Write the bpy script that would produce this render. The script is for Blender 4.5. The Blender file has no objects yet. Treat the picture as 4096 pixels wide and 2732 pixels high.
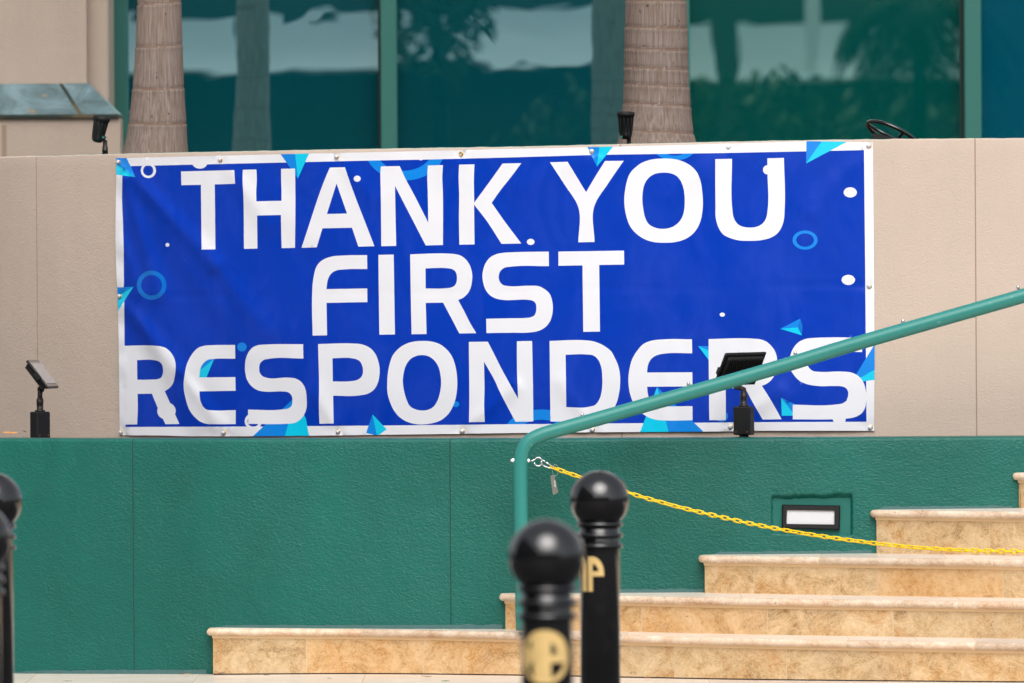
import bpy, math, random
from math import sin, cos, tan, pi, radians, atan, asin, sqrt
from mathutils import Vector, Matrix, noise
from mathutils.geometry import delaunay_2d_cdt
import numpy as np
random.seed(7)
SC = bpy.context.scene
COL = SC.collection
V = Vector
# ------------------------------------------------------------------ camera
EYE = V((0, 0, 1.36)); F = 28000.0; CX, CY = 2048.0, 1366.0
PITCH = atan(178 / F); ROLL = 0.006
FW = V((0, cos(PITCH), -sin(PITCH))); R0 = V((1, 0, 0)); U0 = R0.cross(FW)
RT = R0 * cos(ROLL) - U0 * sin(ROLL); UP = R0 * sin(ROLL) + U0 * cos(ROLL)
cd = bpy.data.cameras.new('camera'); cam = bpy.data.objects.new('camera', cd); COL.objects.link(cam)
cd.sensor_width = 36; cd.lens = F / 4096 * 36; cd.clip_start = 0.5; cd.clip_end = 2000
m = Matrix.Identity(4)
for i in range(3):
    m[i][0] = RT[i]; m[i][1] = UP[i]; m[i][2] = -FW[i]; m[i][3] = EYE[i]
cam.matrix_world = m
cd.dof.use_dof = True; cd.dof.focus_distance = 25.5; cd.dof.aperture_fstop = 5.0
SC.camera = cam
# ------------------------------------------------------------------ light
SUN_AZ, SUN_EL = radians(3), radians(50)     # azimuth to the right of the direction behind the camera
sd = V((sin(SUN_AZ) * cos(SUN_EL), -cos(SUN_AZ) * cos(SUN_EL), sin(SUN_EL)))
W = bpy.data.worlds.new('World'); SC.world = W; W.use_nodes = True
nt = W.node_tree; bg = nt.nodes['Background']
sky = nt.nodes.new('ShaderNodeTexSky'); sky.sky_type = 'NISHITA'; sky.sun_disc = False
sky.sun_elevation = SUN_EL; sky.sun_rotation = math.atan2(sd.x, sd.y); sky.dust_density = 4.0; sky.air_density = 1.0
hs = nt.nodes.new('ShaderNodeHueSaturation'); hs.inputs['Saturation'].default_value = 0.32
nt.links.new(sky.outputs[0], hs.inputs['Color']); nt.links.new(hs.outputs[0], bg.inputs[0])
bg.inputs[1].default_value = 0.125
sl = bpy.data.lights.new('sun', 'SUN'); so = bpy.data.objects.new('sun', sl); COL.objects.link(so)
sl.energy = 1.2; sl.angle = radians(50); sl.color = (1.0, 0.975, 0.94)
so.rotation_euler = sd.to_track_quat('Z', 'Y').to_euler(); so.location = (6, -6, 12)
SC.view_settings.view_transform = 'Standard'; SC.view_settings.look = 'None'
SC.view_settings.exposure = 0.55; SC.view_settings.gamma = 1
SC.render.engine = 'CYCLES'; SC.cycles.max_bounces = 6

# ------------------------------------------------------------------ picture <-> world helpers
def ray(x, y): return (FW * F + RT * (x - CX) + UP * (CY - y)).normalized()
def onY(x, y, Y):
    d = ray(x, y); return EYE + d * ((Y - EYE.y) / d.y)
def onZ(x, y, z):
    d = ray(x, y); return EYE + d * ((z - EYE.z) / d.z)
def oncyl(x, y, c, R):
    d = ray(x, y); a = d.x**2 + d.y**2; ox, oy = EYE.x - c[0], EYE.y - c[1]
    b = 2 * (ox * d.x + oy * d.y); k = ox * ox + oy * oy - R * R
    return EYE + d * ((-b - sqrt(b * b - 4 * a * k)) / (2 * a))
def proj(p):
    q = p - EYE; k = q.dot(FW); return CX + F * q.dot(RT) / k, CY - F * q.dot(UP) / k
def lerp_list(pts, x):
    if x <= pts[0][0]: return pts[0][1]
    for (a, b), (c, d) in zip(pts, pts[1:]):
        if x <= c: return b + (d - b) * (x - a) / (c - a)
    return pts[-1][1]

# ------------------------------------------------------------------ materials
def s2l(c): return tuple(((v / 255) / 12.92 if v <= 10 else ((v / 255 + .055) / 1.055)**2.4) for v in c) + (1,)
MATS = {}
class NM:
    def __init__(s, name, rough=.5, metal=0, spec=.5, col=None):
        s.m = bpy.data.materials.new(name); s.m.use_nodes = True; s.t = s.m.node_tree; s.b = s.t.nodes['Principled BSDF']
        s.b.inputs['Roughness'].default_value = rough; s.b.inputs['Metallic'].default_value = metal
        s.b.inputs['Specular IOR Level'].default_value = spec
        if col: s.b.inputs['Base Color'].default_value = col if len(col) == 4 else (*col, 1)
        s.tc = None; MATS[name] = s.m
    def n(s, t, **k):
        nd = s.t.nodes.new(t)
        for a, b in k.items():
            if a in nd.inputs: nd.inputs[a].default_value = b
            else: setattr(nd, a, b)
        return nd
    def l(s, a, b): s.t.links.new(a, b)
    def coord(s, scale=(1, 1, 1)):
        if not s.tc: s.tc = s.n('ShaderNodeTexCoord')
        mp = s.n('ShaderNodeMapping'); mp.inputs['Scale'].default_value = scale
        s.l(s.tc.outputs['Object'], mp.inputs[0]); return mp.outputs[0]
    def noise(s, scale, detail=3, rough=.5, cs=(1, 1, 1), dist=0):
        nd = s.n('ShaderNodeTexNoise', Scale=scale, Detail=detail, Roughness=rough, Distortion=dist)
        s.l(s.coord(cs), nd.inputs['Vector']); return nd.outputs['Fac']
    def ramp(s, fac, stops):
        r = s.n('ShaderNodeValToRGB'); e = r.color_ramp.elements
        while len(e) < len(stops): e.new(.5)
        for el, (p, c) in zip(e, stops): el.position = p; el.color = c if len(c) == 4 else (*c, 1)
        s.l(fac, r.inputs[0]); return r.outputs[0]
    def mix(s, fac, a, b, mode='MIX'):
        x = s.n('ShaderNodeMix', data_type='RGBA', blend_type=mode)
        for v, i in ((fac, 0), (a, 6), (b, 7)):
            if hasattr(v, 'node'): s.l(v, x.inputs[i])
            else: x.inputs[i].default_value = v
        return x.outputs[2]
    def math(s, op, a, b=0):
        x = s.n('ShaderNodeMath', operation=op)
        for v, i in ((a, 0), (b, 1)):
            if hasattr(v, 'node'): s.l(v, x.inputs[i])
            else: x.inputs[i].default_value = v
        return x.outputs[0]
    def color(s, c): s.l(c, s.b.inputs['Base Color'])
    def bump(s, h, dist=.002, strength=1):
        b = s.n('ShaderNodeBump', Distance=dist, Strength=strength)
        s.l(h, b.inputs['Height']); s.l(b.outputs[0], s.b.inputs['Normal'])

def stucco(name, c1, c2, rough, fine, dist, spec=.5, cs=(1, 1, 1.5)):
    k = NM(name, rough, spec=spec)
    a = k.noise(fine, 4, .55, cs, .4); b = k.noise(9, 3, .6); f = k.noise(1.3, 4, .6)
    mod = k.noise(4, 3, .6)
    col = k.mix(k.math('MULTIPLY', f, 1.0), c1, c2)
    stn = k.ramp(k.noise(2.6, 6, .65, (1, 1, .22)), [(.35, (0, 0, 0)), (.75, (1, 1, 1))]); col = k.mix(k.math('MULTIPLY', stn, .48 if 'green' in name else .26), col, (c1[0] * .62, c1[1] * .66, c1[2] * .66, 1))
    pat = k.ramp(k.noise(1.1, 3, .5), [(.52, (0, 0, 0)), (.56, (1, 1, 1))]); col = k.mix(k.math('MULTIPLY', pat, .22 if 'green' in name else .06), col, (c2[0] * 1.15, c2[1] * 1.1, c2[2] * 1.1, 1))
    spk = k.ramp(k.noise(420, 2, .5), [(.0, (0, 0, 0)), (.72, (0, 0, 0)), (.78, (1, 1, 1))])
    col = k.mix(k.math('MULTIPLY', spk, .12), col, (c1[0] * .4, c1[1] * .35, c1[2] * .3, 1))
    k.color(col)
    h = k.math('ADD', k.math('MULTIPLY', a, k.math('ADD', mod, .45)), k.math('MULTIPLY', b, 1.2))
    k.bump(h, dist)
    return k
stucco('beige_stucco', s2l((202, 185, 171)), s2l((196, 178, 163)), .85, 105, .0017, .3)
stucco('beige_render', s2l((188, 171, 156)), s2l((181, 163, 148)), .85, 90, .002, .3)
stucco('green_stucco', (.0025, .104, .081, 1), (.006, .140, .110, 1), .40, 85, .0044, .36)
k = NM('green_smooth', .5, 0, .3); k.color(k.mix(k.noise(12, 3), (.012, .125, .102, 1), (.022, .165, .135, 1))); k.bump(k.noise(50, 3), .0006)
k = NM('smear', .6); k.color(k.mix(k.noise(30, 3), (.03, .105, .10, 1), (.07, .16, .155, 1))); k.bump(k.noise(70, 3), .0006)
NM('groove_beige', .9, col=s2l((156, 134, 115))); NM('groove_green', .8, col=(.006, .06, .045))
NM('teal_edge', .6, col=(.035, .22, .19))
k = NM('green_pipe', .38, col=(.028, .235, .19)); k.bump(k.noise(300, 2), .00012)
k.color(k.mix(k.ramp(k.noise(45, 2, .4), [(.70, (0, 0, 0)), (.76, (1, 1, 1))]), (.025, .225, .198, 1), (.07, .32, .28, 1)))
NM('chrome', .16, 1, col=(.72, .72, .72)); NM('zinc', .35, .3, col=(.66, .69, .72)); NM('brass', .32, 1, col=(.78, .5, .16))
k = NM('black_coat', .42, col=(.006, .006, .007)); k.bump(k.noise(500, 2), .0002)
k = NM('black_side', .55, 0, .35, col=(.007, .007, .008))
NM('black_bronze', .45, .2, col=(.018, .014, .011))
k = NM('bollard_paint', .2, 0, .42)
k.b.inputs['Coat Weight'].default_value = .5; k.b.inputs['Coat Roughness'].default_value = .12; k.b.inputs['Coat IOR'].default_value = 1.7; k.color(k.mix(k.ramp(k.noise(14, 4, .6), [(.5, (0, 0, 0)), (.75, (1, 1, 1))]), (.006, .006, .007, 1), (.016, .013, .011, 1)))
k.l(k.ramp(k.noise(25, 4), [(.3, (.09,) * 3), (.8, (.2,) * 3)]), k.b.inputs['Roughness']); k.bump(k.noise(40, 3), .0003)
k = NM('gold', .38, .2); k.color(k.mix(k.noise(25, 3), (1.0, .68, .27, 1), (.82, .58, .24, 1)))
k = NM('yellow_plastic', .5, col=(.88, .60, .001)); k.b.inputs['Subsurface Weight'].default_value = 0
NM('tag_metal', .3, .8, col=(.38, .38, .33)); NM('tag_paper', .6, col=(.62, .62, .55)); NM('ink', .6, col=(.03, .03, .03))
NM('lens_white', .25, col=(.66, .67, .70)); NM('rust', .8, col=(.13, .045, .02))
k = NM('lamp_glass', .12, col=(.40, .37, .35)); NM('lamp_glass_frame', .3, col=(.2, .17, .145))
k = NM('soil', .95); k.color(k.mix(k.noise(30), (.03, .02, .012, 1), (.06, .04, .025, 1)))
k = NM('dry_leaf', .6); k.color(k.mix(k.noise(60), (.30, .12, .03, 1), (.13, .05, .02, 1)))
NM('orange_leaf', .55, col=(.62, .26, .06)); NM('green_leaf', .5, col=(.10, .22, .05))
# banner vinyl
def vinyl(name, col, sheen=.5, rough=.38):
    k = NM(name, rough, spec=sheen)
    a = k.noise(230, 1, .3, (1, 1, 1)); k.bump(a, .00025)
    big = k.noise(3.2, 4, .6)
    dk = tuple(c * .93 for c in col[:3]) + (1,)
    c_ = k.mix(big, col, dk)
    if name == 'vinyl_blue':
        pt = k.ramp(k.noise(6.5, 6, .7, (1, 1, .5), .8), [(.46, (0, 0, 0)), (.62, (1, 1, 1))]); c_ = k.mix(k.math('MULTIPLY', pt, .55), c_, (.010, .050, .47, 1))  # uneven sheen of the vinyl, painted into the colour as violet-blue mottling
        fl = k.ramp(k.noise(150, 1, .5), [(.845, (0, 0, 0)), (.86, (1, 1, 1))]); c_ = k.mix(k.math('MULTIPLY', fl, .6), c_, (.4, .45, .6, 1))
    k.color(c_)
    k.l(k.ramp(big, [(.35, (rough - .08,) * 3), (.7, (rough + .12,) * 3)]), k.b.inputs['Roughness'])
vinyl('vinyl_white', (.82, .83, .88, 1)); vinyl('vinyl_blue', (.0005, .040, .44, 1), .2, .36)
vinyl('vinyl_mid', (.0, .235, .78, 1)); vinyl('vinyl_cyan', (.0, .60, .86, 1)); vinyl('vinyl_deep', (.0, .16, .60, 1))
# travertine
def travertine(name, pal, rough=.45, streak=False, k1=1.0):
    k = NM(name, rough)
    at = k.n('ShaderNodeAttribute', attribute_name='tone')
    tc = k.n('ShaderNodeTexCoord'); va = k.n('ShaderNodeVectorMath', operation='ADD')
    cb = k.n('ShaderNodeCombineXYZ')
    k.l(k.math('MULTIPLY', at.outputs['Fac'], 37.0), cb.inputs[1]); k.l(tc.outputs['Object'], va.inputs[0]); k.l(cb.outputs[0], va.inputs[1])
    mp = k.n('ShaderNodeMapping'); mp.inputs['Scale'].default_value = (1, .35, 1.15) if not streak else (1.2, 9, 6)
    k.l(va.outputs[0], mp.inputs[0])
    def ns(sc, det, r, dist=0):
        nd = k.n('ShaderNodeTexNoise', Scale=sc, Detail=det, Roughness=r, Distortion=dist); k.l(mp.outputs[0], nd.inputs['Vector']); return nd.outputs['Fac']
    c = k.ramp(ns(9 if not streak else 3, 10, .78, .8), [(.36, pal[0]), (.46, pal[1]), (.54, pal[2]), (.66, pal[3])])
    wr = k.ramp(ns(5.5, 8, .7, .6), [(.49, (0, 0, 0)), (.66, (1, 1, 1))])
    c = k.mix(k.math('MULTIPLY', wr, .80 * k1), c, pal[4])
    gr = k.ramp(ns(5.1, 6, .62, .4), [(.52, (0, 0, 0)), (.72, (1, 1, 1))])
    c = k.mix(k.math('MULTIPLY', gr, .42 * k1), c, pal[5])
    veins = k.ramp(ns(26, 6, .75, 2.2), [(.44, (0, 0, 0)), (.49, (1, 1, 1)), (.54, (0, 0, 0))])
    c = k.mix(k.math('MULTIPLY', veins, .5 * k1), c, tuple(min(1, v * 1.18) for v in pal[3][:3]) + (1,))
    vd = k.ramp(ns(31, 5, .8, 2.0), [(.46, (0, 0, 0)), (.50, (1, 1, 1)), (.53, (0, 0, 0))])
    c = k.mix(k.math('MULTIPLY', vd, .30 * k1), c, pal[4])
    pits = k.ramp(ns(85, 3, .6), [(.66, (0, 0, 0)), (.72, (1, 1, 1))])
    c = k.mix(k.math('MULTIPLY', pits, .55 * k1), c, pal[6])
    tone = k.n('ShaderNodeMapRange'); k.l(at.outputs['Fac'], tone.inputs[0]); tone.inputs[3].default_value = .84; tone.inputs[4].default_value = 1.10
    cc = k.n('ShaderNodeCombineColor')
    for i in range(3): k.l(tone.outputs[0], cc.inputs[i])
    gt = k.ramp(at.outputs['Fac'], [(.60, (0, 0, 0)), (1.0, (1, 1, 1))]); c = k.mix(k.math('MULTIPLY', gt, .42 * k1), c, pal[4])
    c = k.mix(1.0, c, cc.outputs[0], 'MULTIPLY'); k.color(c)
    k.bump(k.math('ADD', ns(60, 4, .6), k.math('MULTIPLY', pits, -1.2)), .0012)
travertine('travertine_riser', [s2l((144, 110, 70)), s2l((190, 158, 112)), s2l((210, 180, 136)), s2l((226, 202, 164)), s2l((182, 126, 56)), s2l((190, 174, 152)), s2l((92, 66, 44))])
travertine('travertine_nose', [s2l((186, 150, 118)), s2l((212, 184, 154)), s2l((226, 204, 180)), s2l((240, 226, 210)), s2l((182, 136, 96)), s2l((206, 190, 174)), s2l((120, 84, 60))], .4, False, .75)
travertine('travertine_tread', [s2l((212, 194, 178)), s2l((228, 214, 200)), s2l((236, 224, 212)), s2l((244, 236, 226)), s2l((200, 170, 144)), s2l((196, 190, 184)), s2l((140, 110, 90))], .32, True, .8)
NM('grout', .8, col=s2l((232, 202, 158))); NM('joint_pale', .8, col=s2l((206, 182, 146))); NM('gap_dark', .9, col=(.02, .014, .01))
# slate ledge
k = NM('slate', .3); c = k.ramp(k.noise(5, 7, .65, (1, 1, 1), 1.5), [(.3, s2l((62, 82, 86))), (.5, s2l((92, 118, 124))), (.72, s2l((128, 156, 164)))])
k.color(k.mix(k.ramp(k.noise(13, 5, .7), [(.60, (0, 0, 0)), (.70, (1, 1, 1))]), c, s2l((150, 134, 108))))
k = NM('slate_edge', .6); k.color(k.mix(k.ramp(k.noise(9, 4), [(.5, (0, 0, 0)), (.65, (1, 1, 1))]), s2l((24, 38, 32)), s2l((90, 78, 55))))
NM('frame_teal', .45, col=(.028, .165, .135)); NM('frame_dark', .6, col=(.004, .012, .010))
# palm bark
k = NM('bark', .85); c = k.ramp(k.noise(170, 5, .6, (1, 1, .05)), [(.28, s2l((100, 84, 75))), (.45, s2l((126, 110, 100))), (.56, s2l((138, 125, 117))), (.74, s2l((158, 148, 142)))])
c = k.mix(k.ramp(k.noise(55, 3, .5, (1, 1, .6)), [(.68, (0, 0, 0)), (.74, (1, 1, 1))]), c, s2l((58, 42, 36)))
k.color(k.mix(k.math('MULTIPLY', k.noise(3, 3), .4), c, s2l((128, 102, 86)))); k.bump(k.noise(150, 5, .65, (1, 1, .05)), .002)
NM('bark_ring', .9, col=s2l((116, 94, 82)))
# teal coated glass : a dim teal body under a partial tinted mirror
def glass(name, body, refl, fac):
    k = NM(name); t = k.t; out = t.nodes['Material Output']; t.nodes.remove(k.b)
    d = k.n('ShaderNodeBsdfDiffuse'); g = k.n('ShaderNodeBsdfGlossy', Roughness=.004); g.inputs['Color'].default_value = refl
    d.inputs['Color'].default_value = body
    bm = k.n('ShaderNodeBump', Distance=.0005 if name == 'glass_a' else .0002, Strength=1)
    k.l(k.math('ADD', k.noise(1.6, 2, .5, (1, 1, 1.4), .6), k.math('MULTIPLY', k.noise(5, 1, .4), .10)), bm.inputs['Height']); k.l(bm.outputs[0], g.inputs['Normal'])
    mx = k.n('ShaderNodeMixShader'); mx.inputs[0].default_value = fac
    k.l(d.outputs[0], mx.inputs[1]); k.l(g.outputs[0], mx.inputs[2]); k.l(mx.outputs[0], out.inputs[0])
glass('glass_a', (.0, .22, .275, 1), (.70, 1, .98, 1), .76)
glass('glass_b', (.0, .24, .215, 1), (.70, 1, .90, 1), .76)
glass('glass_c', (.0, .135, .215, 1), (.40, .72, .86, 1), .50)
# things across the street
k = NM('facade', .8); k.color(k.mix(k.noise(.7, 4), (.022, .030, .026, 1), (.045, .055, .045, 1)))
NM('fascia_white', .7, col=(.86, .86, .84)); NM('frond', .9, 0, .1, col=(.006, .018, .008)); NM('dark_glass', .1, col=(.01, .012, .012))
k = NM('foliage', .6); k.color(k.mix(k.noise(2.5, 4), (.03, .062, .02, 1), (.07, .125, .035, 1)))
k = NM('asphalt', .9); k.color(k.mix(k.noise(30, 5), (.045, .045, .047, 1), (.07, .07, .07, 1))); k.bump(k.noise(90, 3), .004)

# ------------------------------------------------------------------ mesh building
class MB:
    def __init__(s): s.v = []; s.f = []; s.mi = []; s.sm = []; s.tone = []; s.mats = []
    def mat(s, name):
        if name not in s.mats: s.mats.append(name)
        return s.mats.index(name)
    def add(s, vs, fs, mat, smooth=False, tone=.5):
        o = len(s.v); k = s.mat(mat); s.v += [V(p) for p in vs]
        for f in fs: s.f.append([o + i for i in f]); s.mi.append(k); s.sm.append(smooth); s.tone.append(tone)
    def box(s, c, size, mat, M=None, bev=0):
        x, y, z = [a / 2 for a in size]
        if bev:
            b = bev; vs = []
            pts = lambda ix, iy: [(ix - b, -iy), (ix, -iy + b), (ix, iy - b), (ix - b, iy), (-ix + b, iy), (-ix, iy - b), (-ix, -iy + b), (-ix + b, -iy)]
            for zz, k in ((-z, b), (-z + b, 0), (z - b, 0), (z, b)):
                for px, py in pts(x - k * .7, y - k * .7): vs.append(V((px, py, zz)))
            fs = [[i * 8 + j, i * 8 + (j + 1) % 8, (i + 1) * 8 + (j + 1) % 8, (i + 1) * 8 + j] for i in range(3) for j in range(8)]
            fs += [list(range(7, -1, -1)), list(range(24, 32))]
        else:
            vs = [V((i * x, j * y, k * z)) for i in (-1, 1) for j in (-1, 1) for k in (-1, 1)]
            fs = [(0, 1, 3, 2), (4, 6, 7, 5), (0, 4, 5, 1), (2, 3, 7, 6), (0, 2, 6, 4), (1, 5, 7, 3)]
        c = V(c); s.add([(M @ p if M else p) + c for p in vs], fs, mat)
    def lathe(s, prof, mat, M=None, seg=32, smooth=True, cap=True):
        # prof: (r,z) from bottom to top around local z
        M = M or Matrix.Identity(4); vs = []
        for r, z in prof:
            for i in range(seg):
                a = 2 * pi * i / seg; vs.append(M @ V((r * cos(a), r * sin(a), z)))
        n = len(prof)
        fs = [[i * seg + j, i * seg + (j + 1) % seg, (i + 1) * seg + (j + 1) % seg, (i + 1) * seg + j] for i in range(n - 1) for j in range(seg)]
        s.add(vs, fs, mat, smooth)
        if cap:
            o = len(s.v) - n * seg
            for base, rev in ((0, True), ((n - 1) * seg, False)):
                idx = [o + base + j for j in range(seg)]
                s.f.append(idx[::-1] if rev else idx); s.mi.append(s.mat(mat)); s.sm.append(False); s.tone.append(.5)
    def tube(s, pts, r, mat, seg=16, closed=False, cap=True, flat=1.0):
        pts = [V(p) for p in pts]; n = len(pts); vs = []; prev = None
        for i, p in enumerate(pts):
            a = pts[i - 1] if (i or closed) else p; b = pts[(i + 1) % n] if (i < n - 1 or closed) else p
            t = (b - a).normalized()
            if prev is None:
                u = t.orthogonal().normalized() if abs(t.y) > .9 else t.cross(V((0, 1, 0))).normalized()
            else: u = (prev - t * prev.dot(t)).normalized()
            prev = u; w = t.cross(u); rr = r[i] if isinstance(r, (list, tuple)) else r
            for j in range(seg):
                an = 2 * pi * j / seg; vs.append(p + u * rr * cos(an) + w * rr * sin(an) * flat)
        m_ = n if closed else n - 1
        fs = [[i * seg + j, i * seg + (j + 1) % seg, ((i + 1) % n) * seg + (j + 1) % seg, ((i + 1) % n) * seg + j] for i in range(m_) for j in range(seg)]
        s.add(vs, fs, mat, True)
        if cap and not closed:
            o = len(s.v) - n * seg
            for b_, rv in ((0, 1), ((n - 1) * seg, 0)):
                idx = [o + b_ + j for j in range(seg)]; s.f.append(idx[::-1] if rv else idx); s.mi.append(s.mat(mat)); s.sm.append(False); s.tone.append(.5)
    def grid(s, rows, mat, smooth=True, matf=None, tonef=None):
        o = len(s.v); nr, nc = len(rows), len(rows[0]); k0 = s.mat(mat)
        for r in rows: s.v += r
        for i in range(nr - 1):
            for j in range(nc - 1):
                s.f.append([o + i * nc + j, o + i * nc + j + 1, o + (i + 1) * nc + j + 1, o + (i + 1) * nc + j])
                s.mi.append(s.mat(matf(i, j)) if matf else k0); s.sm.append(smooth); s.tone.append(tonef(i, j) if tonef else .5)
    def build(s, name, parent=None, org=None, **tags):
        root = parent
        while root is not None and root.parent: root = root.parent
        if org is None: org = V(root['org']) if root is not None else V((0, 0, 0))
        else: org = V(org)
        me = bpy.data.meshes.new(name); me.from_pydata([tuple(p - org) for p in s.v], [], s.f)
        for k in s.mats: me.materials.append(MATS[k])
        me.polygons.foreach_set('material_index', s.mi); me.polygons.foreach_set('use_smooth', s.sm)
        a = me.attributes.new('tone', 'FLOAT', 'FACE'); a.data.foreach_set('value', s.tone)
        me.update(); o = bpy.data.objects.new(name, me); COL.objects.link(o)
        if parent is not None: o.parent = parent
        else: o.location = org; 
        for a_, b_ in tags.items(): o[a_] = b_
        return o
def thing(name, loc, label, category, group=None):
    o = bpy.data.objects.new(name, None); COL.objects.link(o); o.location = loc; o.empty_display_size = .05
    o['label'] = label; o['category'] = category
    if group: o['group'] = group
    ORG[o.name] = V(loc); return o
ORG = {}
def _build(s, name, parent=None, org=None, **tags):
    root = parent
    while root is not None and root.parent: root = root.parent
    og = V(org) if org is not None else (ORG.get(root.name, V((0, 0, 0))) if root is not None else V((0, 0, 0)))
    me = bpy.data.meshes.new(name); me.from_pydata([tuple(p - og) for p in s.v], [], s.f)
    for k in s.mats: me.materials.append(MATS[k])
    me.polygons.foreach_set('material_index', s.mi); me.polygons.foreach_set('use_smooth', s.sm)
    a = me.attributes.new('tone', 'FLOAT', 'FACE'); a.data.foreach_set('value', s.tone)
    me.validate(); me.update(); o = bpy.data.objects.new(name, me); COL.objects.link(o)
    if parent is not None: o.parent = parent
    else: o.location = og; ORG[o.name] = og
    for a_, b_ in tags.items(): o[a_] = b_
    return o
MB.build = _build
def frame_M(o, x, y, z):
    M = Matrix.Identity(4)
    for i in range(3): M[i][0] = x[i]; M[i][1] = y[i]; M[i][2] = z[i]; M[i][3] = o[i]
    return M
def axis_M(o, d):
    d = V(d).normalized(); q = d.to_track_quat('Z', 'Y').to_matrix(); return frame_M(o, q.col[0], q.col[1], q.col[2])
def nz(x, y=0, z=0): return noise.noise(V((x, y, z)))
def sstep(a, b, x):
    t = min(1, max(0, (x - a) / (b - a))); return t * t * (3 - 2 * t)

# ------------------------------------------------------------------ ground
def slope(x): return .012 * max(-3.5, min(3.5, x)) + .003
g = MB(); g.grid([[V((x, y, -.16)) for x in (-400, -30, 30, 400)] for y in (-400, -30, 40, 400)], 'asphalt', False)
g.build('ground', kind='structure')
g = MB(); rng = random.Random(3)
xs = [-9, -6.5]; x = -4.2
while x < 4.6: xs += [x, x + .004]; x += .61
xs += [6.5, 9]; ys = [21.6]; y = 22.2
while y < 26.6: ys += [y, y + .004]; y += .405
tn = {}
def pm(i, j):
    return 'joint_pale' if (xs[j + 1] - xs[j] < .01 or ys[i + 1] - ys[i] < .01) else 'travertine_tread'
g.grid([[V((x, y, slope(x))) for x in xs] for y in ys], 'travertine_tread', False, pm, lambda i, j: tn.setdefault((i, j), rng.random()))
g.build('pavement', kind='structure')
g = MB(); g.grid([[V((x, y, slope(x) - .012)) for x in (-14, -3.5, 3.5, 14)] for y in (-12, 21.59)], 'asphalt', False); g.build('road', kind='structure')

# ------------------------------------------------------------------ curved walls
CB = (1.486, 25.5 + 4.22); RB = 4.22
CG = (1.486, 25.12 + 8.06); RG = 8.06
def wall(name, C, R, px0, px1, grooves, zbot, topf, thick, mat, gmat, recess=None, edge=None, round_=.012, label='', cat='wall'):
    a0 = asin((oncyl(px0, 1700, C, R).x - C[0]) / R) if px0 > -900 else asin((oncyl(0, 1700, C, R).x - C[0]) / R) - .12
    a1 = px1
    cols = []; a = a0
    gl = sorted(asin((oncyl(p, 1500, C, R).x - C[0]) / R) for p in grooves)
    while a < a1:
        px = CX + F * (C[0] + R * sin(a)) / (C[1] - R * cos(a))
        st = .004 if recess and recess[0] < px < recess[2] else .012
        if all(abs(a - q) > .0045 / R * 1.2 for q in gl): cols.append((a, 0))
        a += st / R
    for q in gl:
        w = .0022 / R; cols += [(q - w * 1.7, 0), (q - w, 1), (q, 2), (q + w, 3), (q + w * 1.7, 0)]
    cols.sort()
    zs = []
    ztop = topf(.5); z = zbot
    while z < ztop - .03:
        zs.append(z); pz = CY - 178 + F * (EYE.z - z) / 25.1
        z += .004 if recess and recess[1] < pz < recess[3] else .03
    b = MB(); rows = []
    def P(a, r, z): return V((C[0] + r * sin(a), C[1] - r * cos(a), z))
    def pt(a, fl, z, inset=0):
        d = -inset
        if fl in (2,): d -= (.004 if R > 5 else .0022)
        d += .0015 * nz(a * R * 3, z * 3, 5)
        p = P(a, R + d, z)
        if recess:
            x, y = proj(p)
            if recess[0] < x < recess[2] and recess[1] < y < recess[3]: p = P(a, R + d - recess[4](x, y), z)
        return p
    for z in zs: rows.append([pt(a, fl, z) for a, fl in cols])
    for q in range(0, 6):
        th = pi / 2 * q / 5
        rows.append([pt(a, fl, topf(a) - round_ + round_ * sin(th) + .0016 * nz(a * R * 18, 3.1) + .0008 * nz(a * R * 60), round_ * (1 - cos(th))) for a, fl in cols])
    rows.append([P(a, R - thick, topf(a)) for a, fl in cols]); rows.append([P(a, R - thick, zbot) for a, fl in cols])
    nrows = len(rows)
    def mf(i, j):
        fl = (cols[j][1], cols[j + 1][1])
        if fl in ((1, 2), (2, 3)) : return gmat
        if edge and i >= nrows - 5 and edge[0] < proj(rows[i][j])[0] < edge[1]: return 'teal_edge'
        return mat
    b.grid(rows, mat, True, mf)
    for j in (0, len(cols) - 1):
        o = len(b.v); b.add([rows[i][j] for i in (0, nrows - 3, nrows - 2, nrows - 1)], [(0, 1, 2, 3)], mat)
    return b, cols
# tops traced once, then kept as plain heights along the wall
tb = []
for x, y in ((-250, 630), (0, 627), (150, 623), (453, 615), (1024, 603), (2048, 586), (3072, 562.5), (3400, 557), (4096, 552), (4500, 550)):
    p = oncyl(max(x, -100), y, CB, RB); tb.append((asin((p.x - CB[0]) / RB), p.z))
tb[0] = (tb[0][0] - .3, tb[0][1])
b, _ = wall('beige_wall', CB, RB, -999, .46, [150, 2486, 3905], .55, lambda a: lerp_list(tb, a), .2, 'beige_stucco', 'groove_beige', edge=(150, 3560), round_=.006)
b.build('planter_wall', org=(CB[0], CB[1] - RB, 0), label='curved beige stucco retaining wall carrying the big blue banner', category='wall')
RZ = (3060, 1960, 3440, 2160)
def rec(x, y):
    t = (x - 3086) / 324.
    top = 1984 - 4 * t + (13 + 8 * nz(x * .022, 1.3) + 3 * nz(x * .07, 4)) ; bot = 2133 + 7 * t + 2 * nz(x * .05, 9)
    l = 3087 + 2 * nz(y * .05, 2); r = 3409 + 3 * nz(y * .04, 7)
    hard = sstep(l - 2, l + 4, x) * (1 - sstep(r - 6, r + 3, x)) * (1 - sstep(bot - 2, bot + 4, y))
    soft = sstep(top - 22, top + 4, y)
    return .022 * hard * soft + .002 * nz(x * .08, y * .08) * hard
b, _ = wall('green_wall', CG, RG, -999, .25, [528, 1797], -.08, lambda a: .849, .16, 'green_stucco', 'groove_green', recess=(*RZ, rec), round_=.014)
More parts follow.
